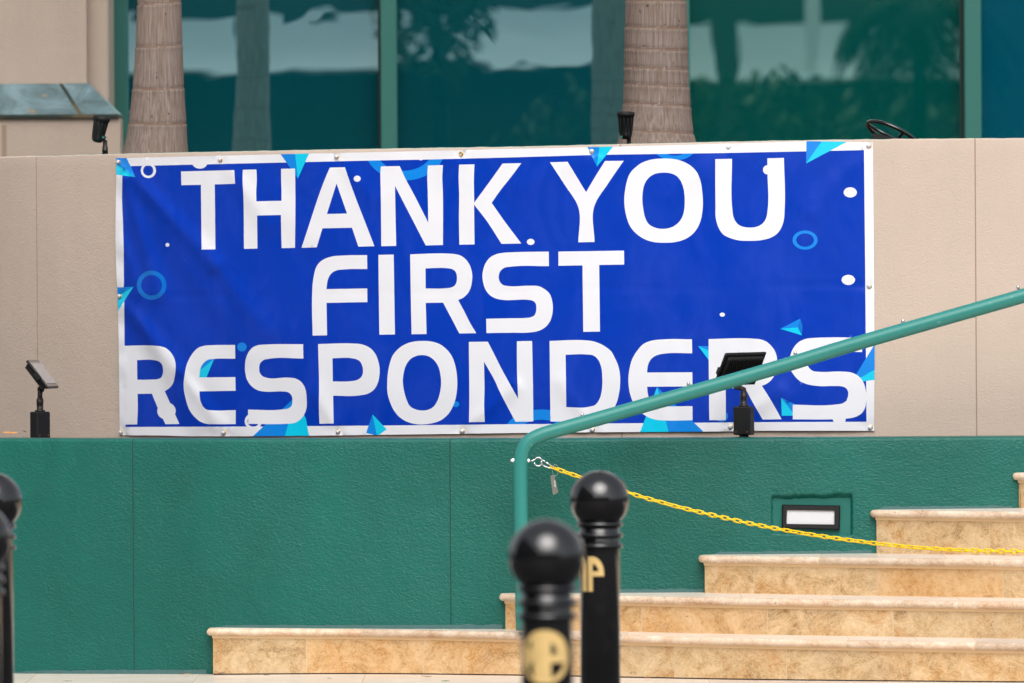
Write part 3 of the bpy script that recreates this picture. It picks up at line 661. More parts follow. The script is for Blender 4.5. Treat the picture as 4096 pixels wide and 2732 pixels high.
# hem edge: a thin return to the wall so the sheet has thickness
b = MB(); lo = [oncyl(x, y, CB, RB + disp(x, y)) for x, y in outline]; hi = [oncyl(x, y, CB, RB + .002) for x, y in outline]
lo.append(lo[0]); hi.append(hi[0]); b.grid([lo, hi], Wt, False); b.build('hem', bn)
for i, (x, y) in enumerate(gp):
    p = oncyl(x, y, CB, RB + disp(x, y) + .001); n_ = V((p.x - CB[0], p.y - CB[1], 0)).normalized(); M = axis_M(p, n_)
    b = MB(); b.lathe([(.0045, .0004), (.0078, .0004), (.0092, .0012), (.0088, .0026), (.0070, .0032), (.0050, .0028), (.0045, .0004)], 'brass', M, 24, cap=False); gr_ = b.build('grommet', bn)
    if i != 3:
        sgn = 1 if y < 1400 else -1
        o = p + n_ * .003 - RT * .0018 + UP * (.0012 * sgn); M = axis_M(o, n_)
        b = MB(); b.lathe([(.0078, 0), (.0080, .0016), (.0068, .0026), (.0045, .003)], 'zinc', M, 20); b.lathe([(.0046, .003), (.0044, .0064), (.0030, .0072)], 'zinc', M, 6, False); b.build('screw', gr_)
    else:
        b = MB(); b.lathe([(.0044, .0006), (.001, .0007)], 'lens_white', M, 16); b.build('plug', gr_)

# ------------------------------------------------------------------ handrail
YR = 25.02
hr = thing('handrail', onZ(2089, 2519, .16), 'teal green painted pipe handrail climbing right across the banner', 'handrail')
path = [(2092, 2521), (2088, 2300), (2084.5, 2100), (2082.5, 1950), (2082, 1870), (2084, 1838), (2090, 1809), (2101, 1784), (2118, 1764), (2142, 1749.5), (2175, 1736), (2215, 1724), (2399, 1673), (2640, 1604), (2872, 1538.5), (3140, 1461), (3396, 1383), (3750, 1281), (4096, 1182.5), (4600, 1037), (5400, 808)]
def yrail(x): return YR - .10 * sstep(2100, 4500, x)
pw = [onY(x, y, yrail(x)) for x, y in path]
sm_ = []
for i in range(len(pw) - 1):
    p0, p1, p2, p3 = pw[max(i - 1, 0)], pw[i], pw[i + 1], pw[min(i + 2, len(pw) - 1)]
    for q in range(4):
        t = q / 4; sm_.append(.5 * ((2 * p1) + (p2 - p0) * t + (2 * p0 - 5 * p1 + 4 * p2 - p3) * t * t + (3 * p1 - p0 - 3 * p2 + p3) * t**3))
sm_.append(pw[-1])
b = MB(); b.tube(sm_, .0257, 'green_pipe', 32); b.build('pipe', hr)
for x, y in ((2330.5, 1665), (2755, 1540), (3182, 1417.5), (3613, 1290), (4074, 1155)):
    p = onY(x, y + 1, yrail(x)); M = axis_M(p, (UP * .97 - RT * .22 - FW * .1)); b = MB()
    b.lathe([(.0066, -.006), (.0066, .0035), (.0064, .004)], 'chrome', M, 6, False); b.lathe([(.0060, .004), (.0058, .008), (.0042, .0115), (.0018, .013)], 'chrome', M, 16); b.build('cap_nut', hr)
YE = YR
eb = MB(); p = onY(2060, 1842, YE)
M = axis_M(onY(2056, 1842, YE), -RT); eb.lathe([(.0075, -.003), (.0075, .006)], 'chrome', M, 6, False); eb.lathe([(.0062, .006), (.0060, .010), (.004, .0135), (.0015, .0145)], 'chrome', M, 16)
eb.build('cap_nut', hr); eb = MB(); M = axis_M(onY(2108, 1843, YE), RT); eb.lathe([(.0068, 0), (.0068, .008)], 'chrome', M, 6, False)
rc = [onY(2110, 1843, YE), onY(2130, 1843, YE), onY(2136, 1839, YE)]
for i in range(15):
    a = radians(150 - i * 23); rc.append(onY(2153 + 16.5 * cos(a), 1847 - 17 * sin(a), YE))
eb.tube(rc, .0026, 'chrome', 12); eb.build('eye_bolt', hr)
# snap hook
sh = thing('snap_hook', onY(2190, 1860, YE), 'small steel snap hook linking the eye bolt to the yellow chain', 'hook')
b = MB(); hp = [(2166, 1843), (2164, 1850), (2168, 1858), (2178, 1865), (2192, 1870), (2206, 1873.5), (2213, 1874)]
b.tube([onY(x, y, YE - .003) for x, y in hp], .0021, 'chrome', 12); b.tube([onY(2166, 1843, YE - .003), onY(2172, 1841, YE - .003), onY(2216, 1868, YE - .004), onY(2213, 1874, YE - .003)], .0019, 'chrome', 12); b.build('hook_body', sh)
b = MB(); b.tube([onY(2178, 1845.5, YE - .0035), onY(2205, 1862, YE - .0038)], .0028, 'chrome', 12); b.build('gate_sleeve', sh)
# key tag
kt = thing('key_tag', onY(2221, 1978, YE), 'small grey metal key tag hanging from the snap hook', 'tag')
b = MB(); b.tube([onY(2221 + 11.5 * cos(2 * pi * i / 28), 1881 + 22.5 * sin(2 * pi * i / 28), YE - .004) for i in range(28)], .0009, 'tag_metal', 8, closed=True); b.build('ring', kt)
def plate(ptsf, Y0, th, mat, name, par):
    b = MB(); f_ = [onY(x, y, Y0) for x, y in ptsf]; k_ = [p + V((0, th, 0)) for p in f_]; n = len(f_)
    b.add(f_ + k_, [list(range(n))[::-1], list(range(n, 2 * n))] + [[i, (i + 1) % n, n + (i + 1) % n, n + i] for i in range(n)], mat); return b.build(name, par)
pl = plate([(2201.3, 1905), (2210, 1899.5), (2220, 1905), (2233.5, 1967), (2227, 1973), (2215, 1980), (2211.5, 1978)], YE - .005, .004, 'tag_metal', 'tag_plate', kt)
plate([(2218.2, 1906), (2220.2, 1906), (2234.2, 1964), (2232.2, 1966)], YE - .0065, .001, 'chrome', 'bright_edge', kt)
lb = plate([(2215.5, 1924), (2220.5, 1921.5), (2224, 1945.5), (2218.8, 1948)], YE - .0062, .0008, 'tag_paper', 'paper_strip', kt)
b = MB()
for i in range(4):
    q = onY(2218.6 + i * .75, 1928 + i * 4.1, YE - .0066); b.box(q, (.0022, .0004, .0018), 'ink')
b.build('lettering', lb)

# ------------------------------------------------------------------ yellow chain
cp = [(2206, 1869), (2260, 1888), (2314, 1906), (2400, 1936), (2512, 1969.5), (2546, 1981), (2597, 1996), (2648, 2009.5), (2699, 2024), (2750, 2036.8), (2828, 2055.5), (2879, 2067), (2980, 2090), (3084, 2110.8), (3145, 2121.5), (3217, 2134), (3271, 2142.5), (3329, 2151.2), (3382, 2158.4), (3434, 2165), (3486, 2171.6), (3540, 2178), (3594, 2183.5), (3649, 2188.6), (3732, 2194.6), (3787, 2198), (3841, 2200.4), (3951, 2203.4), (4063, 2205.7), (4160, 2206.5), (4300, 2206)]
ychain = lambda x: YE - .003 - .62 * sstep(2300, 4600, x) 
cw = [onY(x, y, ychain(x)) for x, y in cp]
L = [0]
for a_, b_ in zip(cw, cw[1:]): L.append(L[-1] + (b_ - a_).length)
def along(s_):
    for i in range(len(L) - 1):
        if s_ <= L[i + 1]: return cw[i].lerp(cw[i + 1], (s_ - L[i]) / (L[i + 1] - L[i]))
    return cw[-1]
ch = thing('barrier_chain', along(L[-1] * .5), 'yellow plastic link chain strung across the stairs from the handrail', 'chain')
pitch = .0238; n = int(L[-1] / pitch); lp = None
def link_mesh():
    b = MB(); pts_ = []; h, w = .0098, .0060
    for i in range(20):
        a = 2 * pi * i / 20; pts_.append(V(((h if cos(a) >= 0 else -h) + w * cos(a), 0, w * sin(a)))) if abs(cos(a)) > .02 else pts_.append(V((0, 0, w * sin(a))))
    b.tube(pts_, .0026, 'yellow_plastic', 8, closed=True); return b
first = None; rl = random.Random(11); tw = 25
for i in range(n):
    s_ = (i + .5) * pitch; a_, b_ = along(max(0, s_ - .008)), along(s_ + .008); t = (b_ - a_).normalized(); o = along(s_)
    u = t.cross(V((0, 1, 0))).normalized(); w_ = t.cross(u)
    tw += rl.uniform(-9, 9); tw = min(40, max(6, tw)); ang = radians(tw if i % 2 else tw - 90)
    zz = u * cos(ang) + w_ * sin(ang); yy = zz.cross(t); M = frame_M(o - ORG[ch.name], t, yy, zz)
    if first is None: first = link_mesh().build('link', ch, org=(0, 0, 0)); lk = first
    else: lk = first.copy(); COL.objects.link(lk); lk.parent = ch
    lk.matrix_local = M

# ------------------------------------------------------------------ recessed wall light
wl = thing('wall_light', oncyl(3243, 2120, CG, RG), 'black rectangular recessed light with white lens in the green wall', 'light')
LR = RG - .021
def onW(x, y, d=0): return oncyl(x, y, CG, LR + d)
def quadbox(q, d0, d1, mat, inner=None, chamf=0):
    b = MB(); f_ = [onW(x, y, d1) for x, y in q]; k_ = [onW(x, y, d0) for x, y in q]
    if inner is None: b.add(f_ + k_, [(3, 2, 1, 0), (0, 1, 5, 4), (1, 2, 6, 5), (2, 3, 7, 6), (3, 0, 4, 7)], mat)
    else:
        c = sum((V(p).to_3d() for p in q), V((0, 0, 0))) / 4
        ch_ = [V(p).to_3d().lerp(c, 0) + V((5 if i in (0, 3) else -5, 5 if i < 2 else -5, 0)) for i, p in enumerate(q)]
        m_ = [onW(p.x, p.y, d1) for p in ch_]; o_ = [onW(x, y, d1 - .006) for x, y in q]
        i1 = [onW(x, y, d1) for x, y in inner]; i0 = [onW(x, y, d1 - .008) for x, y in inner]
        b.add(k_ + o_ + m_ + i1 + i0, [[r * 4 + i, r * 4 + (i + 1) % 4, (r + 1) * 4 + (i + 1) % 4, (r + 1) * 4 + i] for r in range(4) for i in range(4)], mat)
    return b
quadbox([(3090, 1992), (3402, 1992), (3402, 2137), (3090, 2132)], -.01, .003, 'green_smooth').build('mounting_plate', wl)
quadbox([(3128, 2018), (3361, 2022), (3359, 2120.5), (3126.6, 2113.5)], .002, .022, 'black_coat', [(3148, 2040), (3338, 2043), (3337, 2098), (3146.5, 2095.5)]).build('frame', wl)
quadbox([(3145, 2037), (3341, 2040), (3340, 2101), (3143.5, 2098.5)], .010, .0165, 'lens_white').build('lens', wl)
for x, y in ((3138, 2028.5), (3347.5, 2032), (3136.5, 2104.5), (3347, 2108.5)):
    b = MB(); b.lathe([(.0034, -.001), (.0034, .001), (.002, .0013)], 'black_bronze', axis_M(onW(x, y, .022), -FW), 12); b.build('screw', wl)

# ------------------------------------------------------------------ floodlights on the ledge
def flood(org, wv, hv, glass_front, box_rot, label, boxpx, zbase, elbow):
    """wv, hv: edge vectors of the lamp plate (right and down), org: centre of the plate"""
    t_ = thing('floodlight', (boxpx[0].x, boxpx[0].y, zbase), label, 'light', 'floodlights on the planter ledge')
    ux, uh = wv.normalized(), hv.normalized(); nn = ux.cross(uh).normalized()   # towards +Y-ish or -Y
    if nn.dot(V((0, -1, 0))) < 0: nn = -nn
    w, h = wv.length, hv.length
    front = nn if glass_front else -nn
    M = frame_M(org, ux, (-uh).cross(ux), -uh)   # local x = width, z = up the plate, y = normal-ish
    ny = M.col[1].to_3d(); sgn = 1 if ny.dot(front) > 0 else -1   # front side sign in local y
    def LB(c, s, mat, bev=0):
        b.box(M @ V(c), s, mat, M.to_3x3().to_4x4(), bev)
    b = MB(); LB((0, sgn * .003, 0), (w, .010, h), 'black_coat', .004); LB((0, -sgn * .008, 0), (w * .86, .014, h * .84), 'black_side', .004)
    body = b.build('housing', t_)
    if glass_front:
        b = MB(); LB((0, sgn * .0085, 0), (w * .93, .002, h * .93), 'lamp_glass_frame'); gf = b.build('bezel', t_)
        b = MB(); LB((0, sgn * .0100, 0), (w * .86, .002, h * .72), 'lamp_glass'); b.build('glass', t_)
    nf = 17
    for i in range(nf):
        x = (i / (nf - 1) - .5) * w * .80; b = MB(); LB((x, -sgn * .017, 0), (.0022, .007, h * .78), 'black_coat'); b.build('fin', body)
    b = MB(); LB((-w / 2 - .002, 0, -h * .05), (.008, .02, .03), 'black_side', .002); b.build('clip', body)
    # elbow, knuckle and stem
    c0, hx, hz = boxpx      # box centre top point, half sizes
    top = c0 + V((0, 0, 0)); b = MB(); e_ = org + elbow
    b.tube([e_, V((top.x + .001, top.y, e_.z - .012)), V((top.x, top.y, e_.z - .03)), V((top.x, top.y, top.z + .045))], .0095, 'black_bronze', 18)
    b.lathe([(.0095, -.012), (.013, -.009), (.013, .009), (.0095, .012)], 'black_bronze', axis_M(e_, V((0, 1, 0))), 20); b.build('knuckle', t_)
    b = MB(); M2 = axis_M(top, V((0, 0, 1)))
    b.lathe([(.019, 0), (.019, .006), (.0125, .007), (.0125, .028), (.0135, .030), (.0135, .046), (.0115, .047), (.0115, .050), (.0095, .051), (.0095, .06)], 'black_bronze', M2, 24); b.build('stem', t_)
    R_ = Matrix.Rotation(box_rot, 4, 'Z'); b = MB(); b.box(top + V((0, 0, -hz)), (hx * 2, hx * 2 * .8, hz * 2), 'black_side', R_, .004); bx = b.build('junction_box', t_)
    fd = R_ @ V((0, -1, 0)); sd_ = R_ @ V((1, 0, 0)); fc = top + V((0, 0, -hz)) + fd * (hx * .8 + .0005)
    for i, j in ((-1, -1), (1, -1), (-1, 1), (1, 1)):
        b = MB(); b.lathe([(.0032, -.001), (.003, .0012)], 'rust' if j < 0 else 'black_bronze', axis_M(fc + sd_ * i * hx * .66 + V((0, 0, j * hz * .78)), fd), 12); b.build('screw', bx)
    b = MB(); b.box(top + V((0, 0, -hz * 2 - .03)), (.034, .034, .06), 'black_side'); b.build('foot', t_)
    return t_
YF = 25.36
bt = onY(2975, 1626, YF)
flood(onY(2961, 1477, YF - .02), V((.152, .060, .003)), V((-.040, .094, -.116)), False, radians(-20), 'black floodlight seen from its finned back, behind the handrail over the banner', (bt, .0325, .0515), .8, V((-.012, .01, -.062)))
YL = 26.35
bt = onY(160, 1646.5, YL)
flood(onY(167, 1499, YL), V((.031, .155, .0)), V((.080, -.016, -.105)), True, radians(40), 'black floodlight with pale glass tilted right, alone left of the banner', (bt, .031, .05), .8, V((-.004, .01, -.055)))

# ------------------------------------------------------------------ bullet spotlights behind the beige wall
def spot(px, py, scale, tilt, Y, stem_x, stem_top, label, dot_px):
    t_ = thing('spotlight', onY(stem_x, 620, Y), label, 'light', 'bullet spotlights on the beige wall')
    ax = (UP * cos(tilt) + RT * sin(tilt) - FW * .10).normalized(); o = onY(px, py, Y); s_ = scale
    M = axis_M(o, ax); b = MB()
    b.lathe([(.004, -.001), (.012, .0), (.019, .004), (.0228, .011), (.0238, .018), (.0235, .019), (.0295, .088), (.0305, .089)], 'black_coat', M @ Matrix.Scale(s_, 4), 40); cup = b.build('lamp_cup', t_)
    b = MB(); b.lathe([(.0300, .086), (.0335, .087), (.0338, .101), (.0318, .103), (.029, .100), (.027, .090)], 'black_side', M @ Matrix.Scale(s_, 4), 40); b.build('rim', t_)
    for i in range(12):
        a = 2 * pi * i / 12 + .2; b = MB(); p0 = M @ (V((.0238 * cos(a), .0238 * sin(a), .018)) * s_); p1 = M @ (V((.0302 * cos(a), .0302 * sin(a), .088)) * s_)
        b.tube([p0, p1], .0013, 'black_side', 6); b.build('rib', cup)
    b = MB(); st_ = onY(stem_x, stem_top, Y + .01); dn = V((0, 0, -1))
    b.tube([M @ V((.012 if tilt > .05 else .0, 0, .012)), st_ + V((0, 0, .004)), st_ + dn * .012], .0085, 'black_bronze', 16)
    b.lathe([(.0112, -.16), (.0112, -.046), (.0124, -.045), (.0124, -.043), (.0108, -.042), (.0112, -.03), (.0085, -.028), (.0085, .0)], 'black_bronze', axis_M(st_, V((0, 0, 1))), 24); b.build('stem', t_)
    b = MB(); b.lathe([(.0032, 0), (.003, .0025), (.001, .003)], 'chrome', axis_M(onY(stem_x + (5 if tilt > .05 else 0), stem_top + 2, Y - .001), -FW), 12)
    if tilt > .05: b.build('knuckle_screw', t_)
    b = MB(); b.lathe([(.0052, 0), (.0045, .0012)], 'green_smooth', axis_M(onY(dot_px[0], dot_px[1], Y - .0235), -FW), 14); b.build('green_plug', t_)
spot(388, 569, .98, radians(11.5), 27.05, 420, 556, 'black bullet spotlight tilted over its stem before the beige column', (413, 549))
spot(2503, 556, .98, radians(0), 26.1, 2516, 560, 'black upright bullet spotlight in front of the thicker palm trunk', (2485, 548))

# ------------------------------------------------------------------ black hand wheel
hw = thing('hand_wheel', onY(3590, 600, 26.2), 'glossy black tilted wheel rim poking above the beige wall', 'wheel')
Yw = 26.2; b = MB(); c0 = (3572, 541); ca, sa = cos(radians(26)), sin(radians(26)); rp = []
for i in range(64):
    a = 2 * pi * i / 64; u, v = 112 * cos(a), 27 * sin(a)
    p = onY(c0[0] + u * ca - v * sa, c0[1] + u * sa + v * ca, Yw); p.y += -.098 * sin(a) * -1; rp.append(p)
b.tube(rp, .0072, 'bollard_paint', 14, closed=True); b.build('rim', hw)
b = MB(); hub = onY(3588, 562, Yw); b.tube([rp[50].lerp(rp[51], .5), hub], .0058, 'bollard_paint', 12); b.tube([rp[10], hub], .0058, 'bollard_paint', 12); b.tube([rp[30], hub], .0058, 'bollard_paint', 12); b.build('spokes', hw)
b = MB(); b.lathe([(.02, -.16), (.016, -.01), (.02, .0), (.018, .01)], 'black_coat', axis_M(hub, V((0, 0, 1))), 20); b.build('hub', hw)
b = MB(); q = [(3489, 538), (3494, 534.5), (3520, 535), (3590, 556), (3590, 580), (3492, 580)]; f_ = [onY(x, y, Yw - .07) for x, y in q]; k_ = [p + V((0, .05, 0)) for p in f_]
b.add(f_ + k_, [list(range(6))[::-1], list(range(6, 12))] + [[i, (i + 1) % 6, 6 + (i + 1) % 6, 6 + i] for i in range(6)], 'black_coat'); b.build('bracket', hw)

# ------------------------------------------------------------------ palms in the upper bed
def palm(prof, rings, Y, ztop, label, seed, crown=True):
    rg = random.Random(seed)
    ws = [(onY((a + b_) / 2, y, Y), (b_ - a) / 2 * Y / F) for y, a, b_ in prof]   # top to bottom
    base = V((ws[-1][0].x, Y, 1.79))
    t_ = thing('palm_tree', base, label, 'palm tree', 'royal palms in front of the windows')
    zr = [onY(2048, y, Y).z for y in rings]; z0 = ws[0][0].z
    zz = z0 + .12; gap = .26
    while zz < ztop: zr.append(zz); zz += gap * rg.uniform(.85, 1.1)
    ws = ws[::-1]; zl = [(p.z, p.x, r) for p, r in ws]
    zs = []; z = 1.79
    while z < ztop: zs.append(z); z += .006 if z < z0 + .1 else .03
    seg = 72; b = MB(); rows = []
    for z in zs:
        if z <= zl[0][0]: x, r = zl[0][1], zl[0][2] * (1 + (zl[0][0] - z) * 1.2)
        elif z >= zl[-1][0]: k_ = (z - zl[-1][0]); x, r = zl[-1][1] + .01 * sin(k_), max(zl[-1][2] * (1 + .12 * sin(k_ * .6)), .06)
        else:
            x = lerp_list([(q[0], q[1]) for q in zl], z); r = lerp_list([(q[0], q[2]) for q in zl], z)
        row = []
        for j in range(seg + 1):
            a = 2 * pi * (j % seg) / seg; zw = z + .007 * sin(a + seed + z * 3) + .003 * nz(cos(a) * 3, sin(a) * 3, seed)
            dd = sum(.0014 * math.exp(-((zw - q + .010) / .008)**2) - .0030 * math.exp(-((zw - q - .003) / .0045)**2) for q in zr if abs(zw - q) < .05)
            row.append(V((x + (r + dd + .0015 * nz(cos(a) * 9 + seed, sin(a) * 9, z * 4)) * cos(a), Y + (r + dd) * sin(a), z)))
        rows.append(row)
    def mf(i, j): return 'bark_ring' if any(abs(zs[i] + .003 - q + .007 * sin(2 * pi * j / seg + seed + zs[i] * 3) + .003 * nz(j * .9, i)) < .0038 for q in zr) else 'bark'
    b.grid([list(r_) for r_ in rows], 'bark', True, mf); b.build('trunk', t_)
    if crown:
        top = V((rows[-1][0].x, Y, ztop)); b = MB(); b.lathe([(.13, 0), (.15, .5), (.08, 1.2)], 'foliage', axis_M(top, V((0, 0, 1))), 18); b.build('crownshaft', t_)
        fronds(top + V((0, 0, 1.1)), 13, 2.6, seed).build('crown', t_)
def fronds(o, n, length, seed, lf=30, w=.035, droop=1.0, fm='foliage'):
    rg = random.Random(seed); b = MB()
    for i in range(n):
        az = 2 * pi * i / n + rg.uniform(-.2, .2); el = rg.uniform(.1, 1.1); p = V(o); d = V((cos(az) * cos(el), sin(az) * cos(el), sin(el))); pts_ = [p.copy()]
        for s_ in range(14):
            p = p + d * length / 14; d = (d + V((0, 0, -.13 * droop))).normalized(); pts_.append(p.copy())
        b.tube(pts_, [.02 * (1 - k_ / 16) for k_ in range(15)], fm, 5)
        for k_ in range(2, lf):
            t = k_ / lf; q = t * 14; ii = min(int(q), 13); c = pts_[ii].lerp(pts_[ii + 1], q - ii); dd = (pts_[ii + 1] - pts_[ii]).normalized()
            side = dd.cross(V((0, 0, 1))).normalized(); ll = length * .26 * sin(pi * min(1, t * .9 + .1)) + .08
            for sg in (-1, 1):
                e = c + side * sg * ll * .75 + dd * ll * .45 + V((0, 0, -ll * rg.uniform(.2, .7))); m_ = c.lerp(e, .5) + V((0, 0, .03)); wv = dd * w * .5
                b.add([c - wv * .5, c + wv * .5, m_ + wv, m_ - wv, e], [(0, 1, 2, 3), (3, 2, 4)], fm)
    return b
palm([(-10, 550, 724), (4, 549, 725), (174, 543, 730), (260, 537, 733), (343, 531, 736), (420, 523, 740), (480, 516, 745), (545, 506, 748), (605, 493, 752), (660, 480, 760)], [4, 174, 343, 484], 27.6, 7.2, 'thinner grey palm trunk beside the beige column', 3)
palm([(-10, 2502, 2746), (5, 2502, 2747), (113, 2499, 2750), (200, 2497, 2752), (283, 2496, 2754), (347, 2495, 2757), (425, 2491, 2763), (480, 2484, 2768), (540, 2475, 2775), (565, 2470, 2783), (640, 2455, 2800)], [5, 113, 200, 277, 346, 424, 534], 27.0, 6.9, 'thicker ringed palm trunk behind the middle of the banner', 8)

# ------------------------------------------------------------------ building behind
YG = 32.5
bl = thing('building', (0, YG, 1.8), 'beige building with teal framed tinted windows and a slate ledge', 'building')
def rectY(x0, x1, Y, z0, z1, th, mat, bev=0):
    b = MB(); b.box(((x0 + x1) / 2, Y + th / 2, (z0 + z1) / 2), (x1 - x0, th, z1 - z0), mat, None, bev); return b
def X_at(px, Y): return onY(px, 300, Y).x
b = rectY(-9, 9, YG + .35, 1.6, 9, .3, 'beige_render'); b.box((0, YG + .1, 7.2), (18, .5, 4.4), 'beige_render'); b.build('wall', bl)
panes = [(505, 1520, 'glass_a', -.0013), (1586, 2700, 'glass_a', -.0023), (2760, 3856, 'glass_b', 0.0), (3926, 5000, 'glass_c', .001)]
for a_, c_, mt, tl in panes:
    x0, x1 = X_at(a_, YG) - .03, X_at(c_, YG) + .03; b = MB(); z0, z1 = 1.7, 5.0; zc = 3.2
    nx, nzz = 2, 2; b.grid([[V((x, YG + .06 + (z - zc) * tl, z)) for x in (x0, x1)] for z in (z0, z1)], mt, False); pn = b.build('window_pane', bl)
for a_, c_ in ((433, 505), (1522, 1586), (2700, 2760), (3858, 3926)):
    x0, x1 = X_at(a_, YG - .05), X_at(c_, YG - .05); b = rectY(x0, x1, YG - .05, 1.7, 5.0, .16, 'frame_teal', .004)
    mu = b.build('mullion', bl); b = rectY(x0 - .012, x0 - .0005, YG + .0, 1.7, 5.0, .1, 'frame_dark'); b.build('gasket', mu)
# column with slate ledge
Yc = 31.7
xr = X_at(347, Yc); z_l = onY(100, 335, Yc).z
b = MB(); b.box(((xr - 4) / 2, Yc + .3, 5.3), (abs(-4 - xr), .6, (9 - z_l - .7) + .0), 'beige_render'); b = MB()
b.add([V((-4, Yc, z_l - .02)), V((xr, Yc, z_l - .02)), V((xr, Yc, 8)), V((-4, Yc, 8)), V((-4, Yc + .7, z_l - .02)), V((xr, Yc + .7, z_l - .02)), V((xr, Yc + .7, 8)), V((-4, Yc + .7, 8))], [(0, 1, 2, 3), (1, 5, 6, 2), (4, 7, 6, 5)], 'beige_render')
xg = X_at(2, Yc); b.box((xg - .006, Yc - .004, 5.2), (.010, .01, 4.5), 'groove_beige'); b.build('column', bl)
Yc2 = 31.80; x2 = X_at(435, Yc2); b = rectY(-4.2, x2, Yc2, 1.7, 8, .45, 'beige_render', .008); b.build('pilaster', bl)
Yl = 31.45; zl0 = onY(200, 458, Yl).z; zl1 = onY(200, 472, Yl).z; xo = X_at(474, Yl)
b = MB(); TLp = V((-4.2, Yc - .002, z_l)); TR = V((X_at(356, Yc), Yc - .002, z_l)); BR = V((xo, Yl, zl0)); BLp = V((-4.2, Yl, zl0))
TRb = V((TR.x, Yc + .08, z_l)); BRb = V((xo, Yc + .08, zl0))
jx = X_at(240, Yc); jx2 = X_at(318, Yl)
b.add([TLp, V((jx - .006, Yc - .002, z_l)), V((jx2 - .006, Yl, zl0)), BLp], [(0, 3, 2, 1)], 'slate'); b.add([V((jx + .012, Yc - .002, z_l)), TR, BR, V((jx2 + .012, Yl, zl0))], [(0, 3, 2, 1)], 'slate')
b.add([V((jx - .006, Yc - .002, z_l)), V((jx + .012, Yc - .002, z_l)), V((jx2 + .012, Yl, zl0)), V((jx2 - .006, Yl, zl0))], [(0, 3, 2, 1)], 'slate_edge')
b.add([TR, BR, BRb, TRb], [(0, 1, 2, 3)], 'slate')
b.add([BLp, BR, V((xo, Yl, zl1)), V((-4.2, Yl, zl1)), BRb, V((xo, Yc + .08, zl1)), V((-4.2, Yc + .08, zl1))], [(0, 3, 2, 1), (1, 2, 5, 4), (3, 6, 5, 2)], 'slate_edge'); b.build('ledge', bl)
b = rectY(-4.2, X_at(480, Yl + .02), Yl + .02, 1.6, zl1 - .002, .22, 'beige_render'); xg = X_at(14, Yl); b.box((xg, Yl + .022, (zl1 - .03 + 1.6) / 2), (.02, .01, zl1 - .03 - 1.6), 'groove_beige'); b.build('plinth', bl)

# ------------------------------------------------------------------ bollards
def emblem_mesh(shapes, holes, v0, r):
    vin_, ein_ = [], []
    def lp_(p):
        o = len(vin_); q = dens(p, .006); vin_.extend(V(a) for a in q); ein_.extend((o + i, o + (i + 1) % len(q)) for i in range(len(q)))
    for s_ in shapes + holes: lp_(s_)
    for i in range(-14, 15):
        for j in range(-14, 15): vin_.append(V((i * .006, j * .006)))
    vo_, _, fo_, *_ = delaunay_2d_cdt(vin_, ein_, [], 0, 1e-6)
    P_ = np.array([(p.x, p.y) for p in vo_]); T_ = np.array([f_[:3] for f_ in fo_]); c = P_[T_].mean(1); ok = np.zeros(len(c), bool)
    for s_ in shapes: ok |= inside(s_, c[:, 0], c[:, 1])
    for s_ in holes: ok &= ~inside(s_, c[:, 0], c[:, 1])
    b = MB(); b.mat('gold'); b.v = [V((r * sin(p[0] / r), -r * cos(p[0] / r), v0 + p[1])) for p in P_]
    b.f = [[int(q) for q in t] for t in T_[ok]]; n_ = len(b.f); b.mi = [0] * n_; b.sm = [True] * n_; b.tone = [.5] * n_
    return b
RBALL = .085; HB = None
def circ(r, n=48): return [(r * cos(2 * pi * i / n), r * sin(2 * pi * i / n)) for i in range(n)]
shf = lambda p: [(x - .006, y) for x, y in p]
E1 = ([shf(circ(.060))], [shf(h) for h in ([(.014, .034), (.022, .026), (.028, .014), (.025, .005), (.014, .004)], [(.014, -.013), (.046, -.013), (.038, -.032), (.015, -.048)], [(-.027, -.004), (-.026, -.048), (-.042, -.030)], [(-.042, .026), (-.030, .040), (-.030, .014)])])
Pb = [(-.0215, .05)] + [(-.0215 + .033 * sin(a), .0 + .05 * cos(a) - .0) for a in [i * pi / 16 for i in range(1, 9)]] + [(.0115, -.006), (-.0215, -.006), (-.0215, -.05), (-.0364, -.05), (-.0364, .05)]
E2 = ([Pb, [(-.0415, .03), (-.0415, -.05), (-.0587, -.05), (-.0587, .05), (-.05, .05)], [(-.0587, .05), (-.0587, .03), (-.075, -.02), (-.085, .03), (-.085, -.05), (-.098, -.05), (-.098, .05), (-.088, .05), (-.075, .01)]],
      [[(-.0215, .03), (-.012, .026), (-.004, .012), (-.006, .008), (-.0215, .008)]])
